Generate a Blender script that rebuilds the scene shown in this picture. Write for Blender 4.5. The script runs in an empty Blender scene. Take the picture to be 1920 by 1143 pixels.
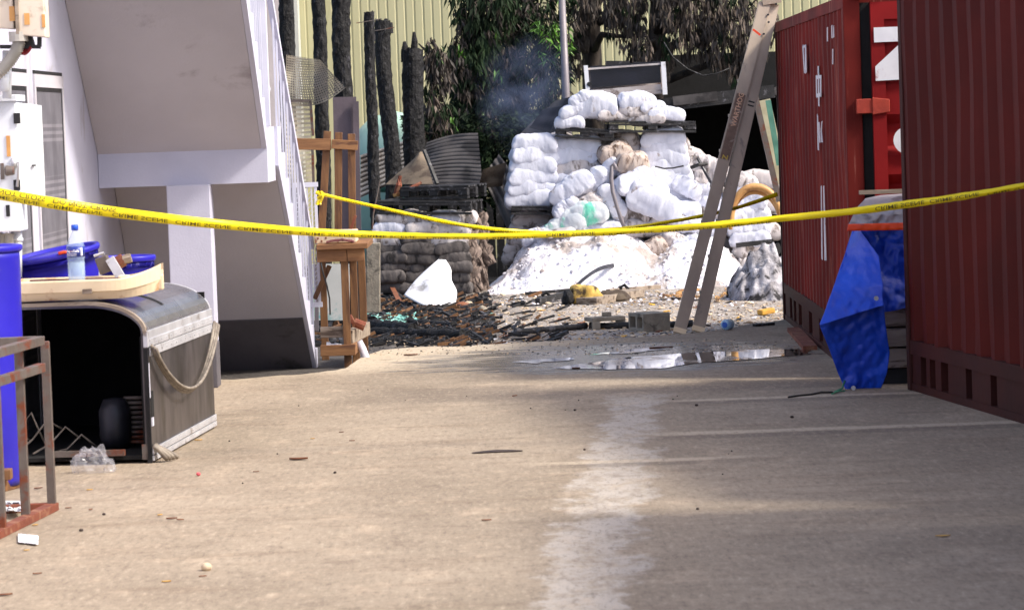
import bpy, math, random
from mathutils import Vector, Matrix, noise
random.seed(7)
S = bpy.context.scene
C = S.collection
R_ = math.radians
V = Vector

# ------------------------------------------------------------------ camera
FPX, CAMH, PITCH, ROLL = 6000.0, 1.72, math.atan(350/6000), R_(2.0)
_F = V((0, math.cos(PITCH), -math.sin(PITCH)))
_U0 = V((0, math.sin(PITCH), math.cos(PITCH)))
_R0 = V((1, 0, 0))
_R = _R0*math.cos(ROLL) - _U0*math.sin(ROLL)
_U = _R0*math.sin(ROLL) + _U0*math.cos(ROLL)
CAMP = V((0, 0, CAMH))
cam_d = bpy.data.cameras.new('camera')
cam = bpy.data.objects.new('camera', cam_d)
C.objects.link(cam)
cam.matrix_world = Matrix(((_R.x, _U.x, -_F.x, 0), (_R.y, _U.y, -_F.y, 0), (_R.z, _U.z, -_F.z, CAMH), (0, 0, 0, 1)))
cam_d.sensor_width = 36.0
cam_d.lens = FPX/1920*36
cam_d.clip_end = 1000
cam_d.dof.use_dof = True
cam_d.dof.focus_distance = 24.0
cam_d.dof.aperture_fstop = 9.0
S.camera = cam
# ------------------------------------------------------------------ sky, sun, exposure
SUN_EL, SUN_DIR = R_(45), V((0.95, -0.31, 0)).normalized()
w = bpy.data.worlds.new('World')
S.world = w
w.use_nodes = True
nt = w.node_tree
sky = nt.nodes.new('ShaderNodeTexSky')
sky.sky_type = 'NISHITA'
sky.sun_disc = False
sky.sun_elevation = SUN_EL
sky.sun_rotation = math.atan2(SUN_DIR.x, SUN_DIR.y)
sky.dust_density = 3.5
sky.air_density = 0.8
sky.ozone_density = 0.6
bg = nt.nodes['Background']
bg.inputs['Strength'].default_value = 0.15
nt.links.new(sky.outputs[0], bg.inputs[0])
sd = bpy.data.lights.new('sun', 'SUN')
sd.energy = 2.5
sd.angle = R_(7.0)
sd.color = (1.0, 0.94, 0.85)
so = bpy.data.objects.new('sun', sd)
C.objects.link(so)
so.rotation_euler = (SUN_DIR*math.cos(SUN_EL) + V((0, 0, math.sin(SUN_EL)))).to_track_quat('Z', 'Y').to_euler()
so.location = (20, -10, 20)
S.view_settings.view_transform = 'Standard'
S.view_settings.look = 'None'
S.view_settings.exposure = 0.92
S.view_settings.gamma = 1.0


# ------------------------------------------------------------------ pixel helpers (photo pixel -> place in the yard)
def ray(u, v): return _F + _R*((u-960)/FPX) - _U*((v-571.5)/FPX)
def P(u, v, y):
    d = ray(u, v)
    return CAMP + d*(y/d.y)
def G(u, v, z=0.0):
    d = ray(u, v)
    return CAMP + d*((z-CAMH)/d.z)


GZ = -0.06


# ------------------------------------------------------------------ mesh builder
class MB:
    def __init__(s, M=None):
        s.v = []; s.f = []; s.m = []; s.mi = 0
        s.M = M
    def add(s, vs, fs):
        o = len(s.v)
        for a in vs:
            a = V(a)
            s.v.append(s.M @ a if s.M else a)
        for f in fs:
            s.f.append([i+o for i in f]); s.m.append(s.mi)
        return s
    def box(s, c, sz, rot=None):
        c = V(c); x, y, z = [k/2 for k in sz]
        vs = [V(p) for p in ((-x,-y,-z),(x,-y,-z),(x,y,-z),(-x,y,-z),(-x,-y,z),(x,-y,z),(x,y,z),(-x,y,z))]
        if rot is not None: vs = [rot @ p for p in vs]
        return s.add([c+p for p in vs], [(3,2,1,0),(4,5,6,7),(0,1,5,4),(1,2,6,5),(2,3,7,6),(3,0,4,7)])
    def b2(s, lo, hi):
        return s.box([(a+b)/2 for a, b in zip(lo, hi)], [abs(b-a) for a, b in zip(lo, hi)])
    def bar(s, p, q, w, h, up=(0, 0, 1)):
        p, q = V(p), V(q); d = (q-p); L = d.length; d.normalize()
        up = V(up); a = d.cross(up)
        if a.length < 1e-4: a = d.cross(V((0, 1, 0)))
        a.normalize(); b = a.cross(d)
        return s.box((p+q)/2, (w, L, h), Matrix((a, d, b)).transposed())
    def tube(s, pts, r, n=8, cap=True, flat=1.0):
        pts = [V(p) for p in pts]; k = len(pts)
        rs = r if isinstance(r, (list, tuple)) else [r]*k
        vs = []; ref = V((0.13, 0.21, 0.97))
        for i, p in enumerate(pts):
            t = (pts[min(i+1, k-1)]-pts[max(i-1, 0)]).normalized()
            a = t.cross(ref)
            if a.length < .05: a = t.cross(V((1, 0, 0)))
            a.normalize(); b = a.cross(t)
            for j in range(n):
                th = 2*math.pi*j/n
                vs.append(p + a*(rs[i]*math.cos(th)) + b*(rs[i]*flat*math.sin(th)))
        fs = [(i*n+j, i*n+(j+1) % n, (i+1)*n+(j+1) % n, (i+1)*n+j) for i in range(k-1) for j in range(n)]
        if cap: fs += [tuple(range(n))[::-1], tuple(range((k-1)*n, k*n))]
        return s.add(vs, fs)
    def lathe(s, prof, c, n=24, axis=None):
        c = V(c); vs = []
        for r, z in prof:
            for j in range(n):
                th = 2*math.pi*j/n
                q = V((r*math.cos(th), r*math.sin(th), z))
                vs.append(c + (axis @ q if axis is not None else q))
        k = len(prof)
        fs = [(i*n+j, i*n+(j+1) % n, (i+1)*n+(j+1) % n, (i+1)*n+j) for i in range(k-1) for j in range(n)]
        if prof[0][0] > 1e-4: fs.append(tuple(range(n))[::-1])
        if prof[-1][0] > 1e-4: fs.append(tuple(range((k-1)*n, k*n)))
        return s.add(vs, fs)
    def prism(s, poly, ext):
        n = len(poly); e = V(ext); p = [V(a) for a in poly]
        return s.add(p+[a+e for a in p], [tuple(range(n))[::-1], tuple(range(n, 2*n))] + [(i, (i+1) % n, n+(i+1) % n, n+i) for i in range(n)])
    def grid(s, nx, ny, fn):
        vs = [fn(i/nx, j/ny) for j in range(ny+1) for i in range(nx+1)]
        return s.add(vs, [(j*(nx+1)+i, j*(nx+1)+i+1, (j+1)*(nx+1)+i+1, (j+1)*(nx+1)+i) for j in range(ny) for i in range(nx)])
    def sheet(s, nx, ny, fn, th):
        """grid with real thickness; th is a vector"""
        th = V(th); N = (nx+1)*(ny+1)
        a = [V(fn(i/nx, j/ny)) for j in range(ny+1) for i in range(nx+1)]
        id_ = lambda i, j: j*(nx+1)+i
        fs = []
        for j in range(ny):
            for i in range(nx):
                q = (id_(i, j), id_(i+1, j), id_(i+1, j+1), id_(i, j+1))
                fs.append(q); fs.append(tuple(N+k for k in q[::-1]))
        rim = [id_(i, 0) for i in range(nx)]+[id_(nx, j) for j in range(ny)]+[id_(i, ny) for i in range(nx, 0, -1)]+[id_(0, j) for j in range(ny, 0, -1)]
        for k in range(len(rim)):
            A, B = rim[k], rim[(k+1) % len(rim)]
            fs.append((A, N+A, N+B, B))
        return s.add(a+[p+th for p in a], fs)
    def build(s, name, mat, parent=None, smooth=False, bevel=0, fix=True, origin=None):
        me = bpy.data.meshes.new(name)
        if origin is not None: off = V(origin)
        elif parent is not None: off = wloc(parent)
        else:
            xs = [p.x for p in s.v]; ys = [p.y for p in s.v]; zs = [p.z for p in s.v]
            off = V(((min(xs)+max(xs))/2, (min(ys)+max(ys))/2, min(zs)))
        me.from_pydata([tuple(p-off) for p in s.v], [], s.f)
        for m in (mat if isinstance(mat, (list, tuple)) else [mat]): me.materials.append(m)
        for i, p in enumerate(me.polygons):
            p.material_index = s.m[i]; p.use_smooth = smooth
        if fix:
            import bmesh
            bm = bmesh.new(); bm.from_mesh(me)
            bmesh.ops.recalc_face_normals(bm, faces=bm.faces)
            bm.to_mesh(me); bm.free()
        o = bpy.data.objects.new(name, me); C.objects.link(o)
        if parent is not None: o.parent = parent
        else: o.location = off
        if bevel:
            b = o.modifiers.new('bevel', 'BEVEL'); b.width = bevel; b.segments = 2; b.limit_method = 'ANGLE'
        return o


def wloc(o):
    l = V(o.location)
    while o.parent: o = o.parent; l = l+V(o.location)
    return l
def tag(o, label=None, cat=None, group=None, kind=None):
    if label: o['label'] = label
    if cat: o['category'] = cat
    if group: o['group'] = group
    if kind: o['kind'] = kind
    return o
def thing(name, label, cat, loc=(0, 0, 0), group=None):
    o = bpy.data.objects.new(name, None); C.objects.link(o)
    o.empty_display_size = .1
    o.location = loc
    return tag(o, label, cat, group)
def copy_tree(o, parent=None):
    c = o.copy(); C.objects.link(c)
    if parent: c.parent = parent
    for ch in list(o.children): copy_tree(ch, c)
    return c
def nz(p, sc=1.0, seed=0.0): return noise.noise(V(p)*sc + V((seed*7.3, seed*3.1, seed*5.7)))


# ------------------------------------------------------------------ materials
def lin(c): return tuple(((x/255+.055)/1.055)**2.4 if x > 10 else x/255/12.92 for x in c)
def rgb(*c): return lin(c)+(1,)
class NT:
    def __init__(s, name):
        s.mat = bpy.data.materials.new(name); s.mat.use_nodes = True
        s.t = s.mat.node_tree; s.b = s.t.nodes['Principled BSDF']
    def n(s, typ, **kw):
        o = s.t.nodes.new('ShaderNode'+typ)
        for k, v in kw.items(): setattr(o, k, v)
        return o
    def l(s, a, b): s.t.links.new(a, b)
    def coord(s, sc=(1, 1, 1), rnd=True, kind='Object'):
        tc = s.n('TexCoord'); mp = s.n('Mapping'); mp.inputs['Scale'].default_value = sc
        s.l(tc.outputs[kind], mp.inputs[0])
        if rnd:
            oi = s.n('ObjectInfo'); mm = s.n('Math', operation='MULTIPLY'); mm.inputs[1].default_value = 37.0
            s.l(oi.outputs['Random'], mm.inputs[0]); s.l(mm.outputs[0], mp.inputs['Location'])
        return mp.outputs[0]
    def noise(s, co, sc, det=6, rough=.55, dist=0):
        a = s.n('TexNoise'); a.inputs['Scale'].default_value = sc; a.inputs['Detail'].default_value = det
        a.inputs['Roughness'].default_value = rough; a.inputs['Distortion'].default_value = dist
        s.l(co, a.inputs[0]); return a.outputs[0]
    def ramp(s, x, lo, hi):
        m = s.n('MapRange', interpolation_type='SMOOTHSTEP'); m.inputs[1].default_value = lo; m.inputs[2].default_value = hi
        s.l(x, m.inputs[0]); return m.outputs[0]
    def mix(s, f, a, b):
        m = s.n('Mix', data_type='RGBA')
        if isinstance(f, (int, float)): m.inputs[0].default_value = f
        else: s.l(f, m.inputs[0])
        for k, x in ((6, a), (7, b)):
            if isinstance(x, tuple): m.inputs[k].default_value = x
            else: s.l(x, m.inputs[k])
        return m.outputs[2]
    def math(s, op, a, b=None, clamp=False):
        m = s.n('Math', operation=op); m.use_clamp = clamp
        for k, x in ((0, a), (1, b)):
            if x is None: continue
            if isinstance(x, (int, float)): m.inputs[k].default_value = x
            else: s.l(x, m.inputs[k])
        return m.outputs[0]
    def bump(s, h, st, dist=.01):
        b = s.n('Bump'); b.inputs['Strength'].default_value = st; b.inputs['Distance'].default_value = dist
        s.l(h, b.inputs['Height']); s.l(b.outputs[0], s.b.inputs['Normal'])
    def set(s, **kw):
        for k, v in kw.items():
            i = s.b.inputs[k.replace('_', ' ')]
            if hasattr(v, 'links'): s.l(v, i)
            else: i.default_value = v
def mat(name, c1, c2=None, sc=4, rough=.7, metal=0, bump=.25, bsc=30, stain=None, ssc=3, samt=.5, stretch=(1, 1, 1), rv=.12, bd=.01, spec=.5):
    m = NT(name); co = m.coord(stretch)
    a = m.noise(co, sc)
    col = m.mix(m.ramp(a, .3, .7), rgb(*c1), rgb(*(c2 or c1)))
    if stain:
        s = m.ramp(m.noise(co, ssc, 9, .65, .4), .62-.25*samt, .72-.2*samt)
        col = m.mix(s, col, rgb(*stain))
    m.set(Base_Color=col, Metallic=metal)
    m.b.inputs['Specular IOR Level'].default_value = spec
    r = m.n('MapRange'); r.inputs[3].default_value = max(.02, rough-rv); r.inputs[4].default_value = min(1, rough+rv)
    m.l(m.noise(co, sc*2.3, 5), r.inputs[0]); m.l(r.outputs[0], m.b.inputs['Roughness'])
    if bump: m.bump(m.noise(co, bsc, 8, .6), bump, bd)
    return m.mat


M = {}
M['paint'] = mat('lavender_white_paint', (198, 198, 214), (186, 186, 203), 1.5, .75, 0, .15, 60, (168, 164, 172), 1.2, .2)
M['soffit'] = mat('grey_plaster', (192, 188, 194), (182, 178, 184), 1.2, .85, 0, .2, 50, (150, 143, 148), 1.0, .1)
M['dado'] = mat('grey_base_paint', (96, 92, 97), (74, 71, 76), 2, .7, 0, .15, 50, (60, 58, 56), 2, .4)
M['white_metal'] = mat('white_painted_metal', (214, 214, 226), (196, 197, 212), 3, .45, 0, .05, 40)
M['cabinet'] = mat('cabinet_enamel', (224, 228, 232), (212, 216, 222), 2, .4, 0, .03, 30, (180, 176, 165), 2, .15)
M['beige_box'] = mat('beige_meter_plastic', (220, 206, 186), (206, 192, 172), 3, .5, 0, .05, 40, (160, 140, 115), 4, .3)
M['orange_tag'] = mat('faded_orange_label', (214, 160, 92), (196, 142, 80), 9, .6)
M['black_metal'] = mat('black_metal', (32, 31, 32), (22, 21, 22), 6, .6, 0, .1)
M['conduit'] = mat('grey_conduit', (176, 172, 164), (150, 146, 138), 6, .6)
M['red_wire'] = mat('red_wire', (150, 30, 34), (120, 24, 28), 6, .4)
M['blue_drum'] = mat('blue_plastic', (44, 36, 178), (36, 30, 158), 3, .42, 0, .08, 25, (60, 54, 150), 5, .2)
M['cream'] = mat('cream_plastic', (232, 212, 178), (222, 200, 164), 5, .5, 0, .08, 25, (190, 150, 112), 7, .25)
M['freezer_metal'] = mat('sooty_steel', (88, 82, 83), (60, 56, 58), 5, .34, .45, .08, 20, (48, 44, 43), 3.5, .55, (1, 1, .35))
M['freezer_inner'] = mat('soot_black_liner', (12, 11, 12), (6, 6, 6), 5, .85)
M['aluminium'] = mat('dull_aluminium', (206, 206, 210), (184, 184, 188), 6, .4, .3, .05, 40, (140, 132, 128), 8, .2)
M['glass_top'] = mat('smoked_glass', (120, 118, 122), (98, 96, 100), 3, .25, .3, .03)
M['rubber'] = mat('grey_rubber', (150, 140, 126), (110, 100, 90), 14, .6, 0, .1)
M['rusty'] = mat('rusty_steel', (112, 104, 98), (98, 88, 82), 8, .55, .35, .25, 40, (120, 62, 38), 6, .55)
M['rust'] = mat('red_rust', (126, 66, 44), (104, 52, 36), 9, .8, 0, .3, 50, (140, 98, 74), 8, .4)
M['wood'] = mat('brown_timber', (130, 92, 56), (98, 66, 40), 5, .7, 0, .3, 30, (84, 54, 34), 4, .4, (4, 4, .6))
M['wood_h'] = mat('tan_timber', (150, 108, 68), (118, 80, 48), 5, .7, 0, .3, 30, (96, 62, 40), 4, .3, (.6, 4, 4))
M['board_grey'] = mat('weathered_board', (160, 146, 130), (132, 118, 104), 5, .8, 0, .3, 30, (90, 76, 64), 4, .4, (.7, 4, 4))
M['box_cream'] = mat('cream_box', (226, 208, 180), (210, 190, 160), 6, .7, 0, .1, 30, (150, 100, 70), 8, .25)
M['char'] = mat('charred_timber', (22, 21, 23), (9, 8, 9), 14, .68, 0, 1.0, 26, (66, 65, 70), 24, .2, (1, 1, .55), .1, .03, .35)
M['char_flat'] = mat('charred_plank', (34, 32, 33), (15, 14, 14), 9, .6, 0, .5, 40, (92, 90, 94), 14, .3, (1, 1, 1), .15, .01)
M['bag_white'] = mat('white_sack', (214, 216, 228), (194, 196, 208), 5, .8, 0, .45, 26, (150, 138, 132), 9, .12, bd=.012)
M['bag_ash'] = mat('ash_stained_sack', (206, 200, 200), (178, 170, 168), 6, .85, 0, .35, 28, (104, 94, 88), 8, .45, bd=.012)
M['bag_grey'] = mat('grey_sack', (92, 86, 84), (66, 61, 60), 6, .85, 0, .5, 28, (38, 34, 33), 7, .45, bd=.012)
M['bag_dirty'] = mat('brown_stained_sack', (196, 182, 172), (160, 142, 130), 6, .85, 0, .7, 26, (92, 70, 56), 12, .5, bd=.014)
M['bag_brown'] = mat('scorched_brown_sack', (140, 124, 114), (104, 90, 82), 6, .9, 0, .9, 26, (60, 48, 42), 9, .5, bd=.02)
M['bag_green'] = mat('green_marked_sack', (222, 226, 228), (206, 212, 214), 5, .8, 0, .5, 26, (110, 206, 176), 4.5, .42, bd=.012)
M['lime'] = mat('spilled_lime', (240, 238, 244), (220, 216, 222), 2.2, .9, 0, .9, 16, (164, 153, 147), 2.4, .42, bd=.03)
M['ash_heap'] = mat('ash_and_soot', (190, 188, 194), (120, 116, 118), 6, .9, 0, .9, 18, (36, 34, 36), 7, .6, bd=.03)
M['alu_ladder'] = mat('worn_aluminium', (172, 156, 138), (148, 133, 118), 4, .42, .15, .06, 50, (124, 114, 108), 9, .15, (1, 1, .4))
M['sticker'] = mat('brown_sticker', (92, 70, 58), (110, 88, 74), 12, .6, 0, .05, 50, (140, 126, 116), 14, .4)
M['ink_tan'] = mat('tan_print', (210, 170, 140), (190, 150, 120), 12, .6)
M['ink_yellow'] = mat('yellow_print', (196, 170, 60), (170, 146, 50), 12, .6)
M['ink_black'] = mat('black_print', (84, 72, 14), (104, 90, 16), 30, .6, bump=0)
M['ink_white'] = mat('white_print', (236, 236, 240), (220, 220, 226), 6, .6, 0, 0, 10, (180, 120, 116), 8, .2)
M['yellow_tape'] = mat('yellow_barrier_tape', (246, 226, 10), (232, 208, 6), 3, .38, 0, .15, 14)
M['tarp_blue'] = mat('blue_tarpaulin', (16, 78, 214), (12, 62, 190), 3, .42, 0, .4, 26, (18, 78, 208), 6, .05, bd=.012)
M['tarp_grey'] = mat('grey_tarpaulin', (158, 154, 160), (138, 134, 142), 3, .5, 0, .6, 18, (104, 100, 106), 5, .35, bd=.014)
M['tarp_orange'] = mat('orange_hem', (238, 76, 24), (226, 66, 20), 3, .45, 0, .2, 20)
M['yellow_wall'] = mat('yellow_painted_sheet', (196, 190, 150), (184, 178, 138), .8, .6, 0, .06, 20, (160, 152, 110), 1.0, .25, (2, 1, .3))
M['trim_white'] = mat('pale_trim', (214, 200, 196), (200, 186, 182), 2, .6)
M['zinc'] = mat('burnt_zinc_sheet', (88, 84, 82), (54, 50, 50), 3, .6, .2, .1, 30, (40, 37, 36), 3, .5)
M['zinc_pale'] = mat('grey_zinc_sheet', (150, 146, 142), (120, 116, 113), 3, .5, .4, .1, 30, (90, 80, 72), 3, .4)
M['cardboard'] = mat('scorched_board', (112, 98, 82), (80, 70, 58), 5, .85, 0, .3, 30, (64, 52, 42), 5, .45)
M['green_tank'] = mat('pale_green_plastic', (176, 208, 190), (150, 188, 168), 2, .5, 0, .05, 20)
M['tank_dark'] = mat('deep_green_plastic', (78, 128, 108), (64, 110, 92), 2, .5)
M['pole'] = mat('grey_pole_metal', (128, 122, 126), (108, 102, 106), 3, .5, .2, .1, 30)
M['bark'] = mat('dark_bark', (74, 64, 56), (46, 39, 34), 8, .9, 0, .8, 20, (26, 22, 20), 6, .4, (1, 1, .4), bd=.02)
M['leaf_dead'] = mat('scorched_leaf', (70, 60, 52), (38, 33, 30), 3, .7, 0, 0)
M['leaf_pale'] = mat('dry_grey_leaf', (112, 98, 86), (78, 68, 60), 3, .7, 0, 0)
M['leaf_dark'] = mat('dark_green_leaf', (38, 54, 32), (21, 30, 21), 3, .8, 0, 0, spec=.15)
M['leaf_green'] = mat('bright_green_leaf', (96, 146, 34), (48, 90, 26), 3, .5, 0, 0)
M['concrete_block'] = mat('grey_concrete_block', (150, 142, 128), (126, 118, 106), 12, .9, 0, .6, 60, (92, 86, 78), 8, .35)
M['clear'] = None
M['foam'] = mat('yellow_foam', (206, 176, 96), (170, 138, 66), 6, .9, 0, .6, 25, (70, 56, 36), 7, .5)
M['white_sheet'] = mat('white_enamel_sheet', (236, 236, 238), (224, 224, 228), 3, .45, 0, .12, 8, (170, 166, 164), 6, .15)
M['teal'] = mat('teal_glass_crumbs', (150, 210, 200), (116, 184, 172), 10, .35, 0, .5, 40, (40, 60, 56), 9, .4)
M['bamboo'] = mat('bent_cane', (206, 160, 100), (178, 130, 76), 6, .5, 0, .1, 30, (120, 78, 44), 5, .3)
M['dry_leaf'] = mat('dry_brown_leaf', (138, 86, 54), (96, 54, 36), 12, .7, 0, .2)
M['yellow_leaf'] = mat('dry_yellow_leaf', (214, 168, 66), (190, 140, 60), 12, .7, 0, .2)
M['pale_chip'] = mat('pale_chip', (210, 190, 162), (180, 158, 132), 12, .8, 0, .2)
M['dark_stone'] = mat('dark_pebble', (70, 56, 50), (48, 38, 34), 12, .8, 0, .4)
M['paper'] = mat('white_paper', (226, 226, 230), (210, 210, 216), 8, .7)
M['steel_dark'] = mat('blackened_steel', (52, 52, 60), (30, 30, 36), 5, .45, .3, .1)
M['ac_panel'] = mat('scorched_casing', (196, 188, 186), (160, 148, 144), 4, .55, .1, .1, 30, (104, 84, 76), 5, .4)


def container_mat(name, c1, c2, streak, amt):
    m = NT(name); co = m.coord((1, 1, 1)); st = m.coord((5, 5, .22))
    col = m.mix(m.ramp(m.noise(co, 1.3), .3, .7), rgb(*c1), rgb(*c2))
    s = m.ramp(m.noise(st, 3.0, 9, .7), .66-.2*amt, .78-.15*amt)
    col = m.mix(s, col, rgb(*streak))
    s2 = m.ramp(m.noise(co, 9, 8, .7), .66, .74)
    col = m.mix(s2, col, rgb(70, 34, 26))
    m.set(Base_Color=col, Roughness=.68); m.b.inputs['Specular IOR Level'].default_value = .18; m.bump(m.noise(co, 18, 7), .15)
    return m.mat
M['cont'] = container_mat('oxide_red_container', (124, 35, 28), (96, 26, 21), (164, 104, 90), .55)
M['cont_near'] = container_mat('maroon_container', (86, 22, 17), (70, 17, 14), (112, 56, 46), .2)
M['cont_dark'] = container_mat('dark_container_rail', (70, 32, 28), (54, 26, 24), (96, 62, 54), .2)
M['door_red'] = container_mat('red_container_door', (140, 24, 26), (120, 20, 22), (184, 100, 96), .2)
M['hinge'] = mat('orange_red_hinge', (176, 62, 42), (150, 50, 36), 8, .6)


def screen_mat():
    m = NT('plaid_screen'); tc = m.coord((1, 1, 1), False)
    sep = m.n('SeparateXYZ'); m.l(tc, sep.inputs[0])
    band = m.ramp(m.math('SINE', m.math('MULTIPLY', sep.outputs[2], 19.0)), .25, .45)
    fineb = m.ramp(m.math('SINE', m.math('MULTIPLY', sep.outputs[2], 150.0)), -.1, .3)
    v = m.ramp(m.math('SINE', m.math('MULTIPLY', sep.outputs[1], 9.0)), .55, .8)
    col = m.mix(m.ramp(m.noise(tc, 5), .3, .7), rgb(112, 110, 117), rgb(92, 90, 97))
    col = m.mix(m.math('MULTIPLY', m.math('MULTIPLY', band, fineb), .38), col, rgb(160, 156, 163))
    col = m.mix(m.math('MULTIPLY', v, .3), col, rgb(76, 74, 80))
    m.set(Base_Color=col, Roughness=.6); return m.mat
M['screen'] = screen_mat()


def concrete_mat():
    m = NT('yard_concrete'); co = m.coord((1, 1, 1), False)
    sep = m.n('SeparateXYZ'); m.l(co, sep.inputs[0]); X, Y = sep.outputs[0], sep.outputs[1]
    big = m.noise(m.coord((.7, .35, 1), False), 1.1, 8, .6)
    fine = m.noise(co, 24, 8, .7)
    strk = m.noise(m.coord((.5, 2.2, 1), False), 2.0, 8, .65)
    col = m.mix(m.ramp(big, .32, .68), rgb(140, 126, 107), rgb(160, 145, 125))
    col = m.mix(m.math('MULTIPLY', m.ramp(strk, .48, .7), .5), col, rgb(122, 104, 84))
    col = m.mix(m.math('MULTIPLY', m.ramp(fine, .5, .72), .4), col, rgb(112, 96, 80))
    # pale cement spill running down the middle
    wob = m.math('MULTIPLY', m.math('SUBTRACT', m.noise(m.coord((1.6, 1.0, 1), False), 1.7, 9, .68), .5), .75)
    cx = m.math('ADD', m.math('MULTIPLY', m.math('SUBTRACT', Y, 11.1), .064), .20)
    d = m.math('ABSOLUTE', m.math('ADD', m.math('SUBTRACT', X, cx), wob))
    spill = m.math('SUBTRACT', 1.0, m.ramp(d, .11, .20))
    spill = m.math('MULTIPLY', spill, m.math('SUBTRACT', 1.0, m.ramp(Y, 18.8, 20.2)))
    col = m.mix(m.math('MULTIPLY', m.math('MULTIPLY', spill, m.ramp(m.noise(m.coord((1, .5, 1), False), 5.0, 9, .75), .30, .58)), .72), col, rgb(192, 184, 174))
    # trowel ridges and pour joints across the slab: worn, paler strips with a dirty edge
    for y0, x0, x1, wd in ((19.05, 1.0, 3.4, .10), (17.1, .8, 2.9, .12), (15.85, .2, 1.1, .10)):
        yy = m.math('ADD', m.math('SUBTRACT', Y, y0), m.math('MULTIPLY', m.math('SUBTRACT', m.noise(m.coord((.9, .9, 1), False), 1.5, 4), .5), .16))
        a = m.math('SUBTRACT', 1.0, m.ramp(m.math('ABSOLUTE', yy), wd*.35, wd))
        e = m.math('MULTIPLY', m.ramp(X, x0-.3, x0+.2), m.math('SUBTRACT', 1.0, m.ramp(X, x1-.3, x1+.3)))
        col = m.mix(m.math('MULTIPLY', m.math('MULTIPLY', a, e), .75), col, rgb(196, 180, 156))
        b = m.math('SUBTRACT', 1.0, m.ramp(m.math('ABSOLUTE', m.math('ADD', yy, wd*1.6)), wd*.5, wd*1.3))
        col = m.mix(m.math('MULTIPLY', m.math('MULTIPLY', b, e), .45), col, rgb(96, 84, 72))
    # worn pale skin at the far edge of the pour and a shade band across the yard, painted as darker colour
    fx = m.math('MULTIPLY', m.ramp(m.math('ADD', Y, m.math('MULTIPLY', m.math('SUBTRACT', big, .5), 1.6)), 21.6, 22.8), m.math('SUBTRACT', 1.0, m.ramp(X, -.3, 1.0)))
    col = m.mix(m.math('MULTIPLY', fx, .7), col, rgb(206, 190, 164))
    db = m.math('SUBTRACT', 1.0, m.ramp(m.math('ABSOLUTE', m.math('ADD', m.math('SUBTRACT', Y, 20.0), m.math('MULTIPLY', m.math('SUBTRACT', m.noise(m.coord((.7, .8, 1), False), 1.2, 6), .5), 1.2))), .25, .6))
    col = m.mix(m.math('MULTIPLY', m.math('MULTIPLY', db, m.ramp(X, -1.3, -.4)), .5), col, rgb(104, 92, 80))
    med = m.noise(m.coord((.8, .5, 1), False), 4.5, 9, .72)
    col = m.mix(m.math('MULTIPLY', m.ramp(med, .52, .68), .5), col, rgb(186, 166, 142))
    col = m.mix(m.math('MULTIPLY', m.ramp(med, .46, .32), .45), col, rgb(108, 92, 76))
    spk = m.noise(m.coord((1, .6, 1), False), 38, 4, .8)
    col = m.mix(m.math('MULTIPLY', m.ramp(spk, .60, .68), .5), col, rgb(84, 72, 62))
    grit = m.noise(m.coord((1, .22, 1), False), 34, 6, .85)
    col = m.mix(m.math('MULTIPLY', m.ramp(grit, .50, .66), .55), col, rgb(92, 80, 68))
    col = m.mix(m.math('MULTIPLY', m.ramp(grit, .48, .34), .45), col, rgb(196, 180, 158))
    pit = m.ramp(m.noise(m.coord((1, .3, 1), False), 11, 8, .8), .60, .68)
    col = m.mix(m.math('MULTIPLY', pit, .45), col, rgb(96, 82, 68))
    # wet film round the puddle
    ex = m.math('DIVIDE', m.math('SUBTRACT', X, .75), 1.75); ey = m.math('DIVIDE', m.math('SUBTRACT', Y, 22.7), 1.6)
    rr = m.math('ADD', m.math('MULTIPLY', ex, ex), m.math('MULTIPLY', ey, ey))
    wet = m.math('SUBTRACT', 1.0, m.ramp(m.math('ADD', rr, m.math('MULTIPLY', m.math('SUBTRACT', m.noise(m.coord((.9, 3.0, 1), False), 2.2, 7), .5), 2.6)), .35, .95))
    col = m.mix(m.math('MULTIPLY', wet, .68), col, rgb(84, 76, 70))
    dirt = m.ramp(m.noise(m.coord((.8, 1.5, 1), False), 3.0, 9, .7), .6, .74)
    col = m.mix(m.math('MULTIPLY', dirt, .35), col, rgb(100, 84, 70))
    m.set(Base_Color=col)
    ro = m.math('SUBTRACT', m.math('ADD', .74, m.math('MULTIPLY', fine, .2)), m.math('MULTIPLY', wet, .6))
    m.set(Roughness=ro)
    bp = m.math('ADD', m.math('MULTIPLY', m.noise(co, 60, 8, .7), .4), m.noise(co, 9, 5))
    m.bump(bp, .35, .006)
    return m.mat
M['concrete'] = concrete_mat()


def dirt_mat():
    m = NT('ashy_ground'); co = m.coord((1, 1, 1), False)
    a = m.noise(co, 2.2, 9, .65); b = m.noise(co, 26, 8, .75); c = m.noise(m.coord((1, .5, 1), False), 1.3, 7, .6)
    col = m.mix(m.ramp(a, .35, .65), rgb(126, 116, 108), rgb(166, 156, 146))
    col = m.mix(m.math('MULTIPLY', m.ramp(b, .5, .62), .8), col, rgb(206, 198, 188))
    col = m.mix(m.math('MULTIPLY', m.ramp(b, .46, .36), .8), col, rgb(60, 54, 50))
    sep = m.n('SeparateXYZ'); m.l(co, sep.inputs[0])
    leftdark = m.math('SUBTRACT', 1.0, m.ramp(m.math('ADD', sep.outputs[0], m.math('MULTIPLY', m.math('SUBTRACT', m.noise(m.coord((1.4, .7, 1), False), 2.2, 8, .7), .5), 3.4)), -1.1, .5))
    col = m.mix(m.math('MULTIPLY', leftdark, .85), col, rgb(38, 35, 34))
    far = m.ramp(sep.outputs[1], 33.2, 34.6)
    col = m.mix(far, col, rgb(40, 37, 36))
    m.set(Base_Color=col, Roughness=.95); m.bump(m.noise(co, 30, 9, .7), .8, .02)
    return m.mat
M['dirt'] = dirt_mat()


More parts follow.
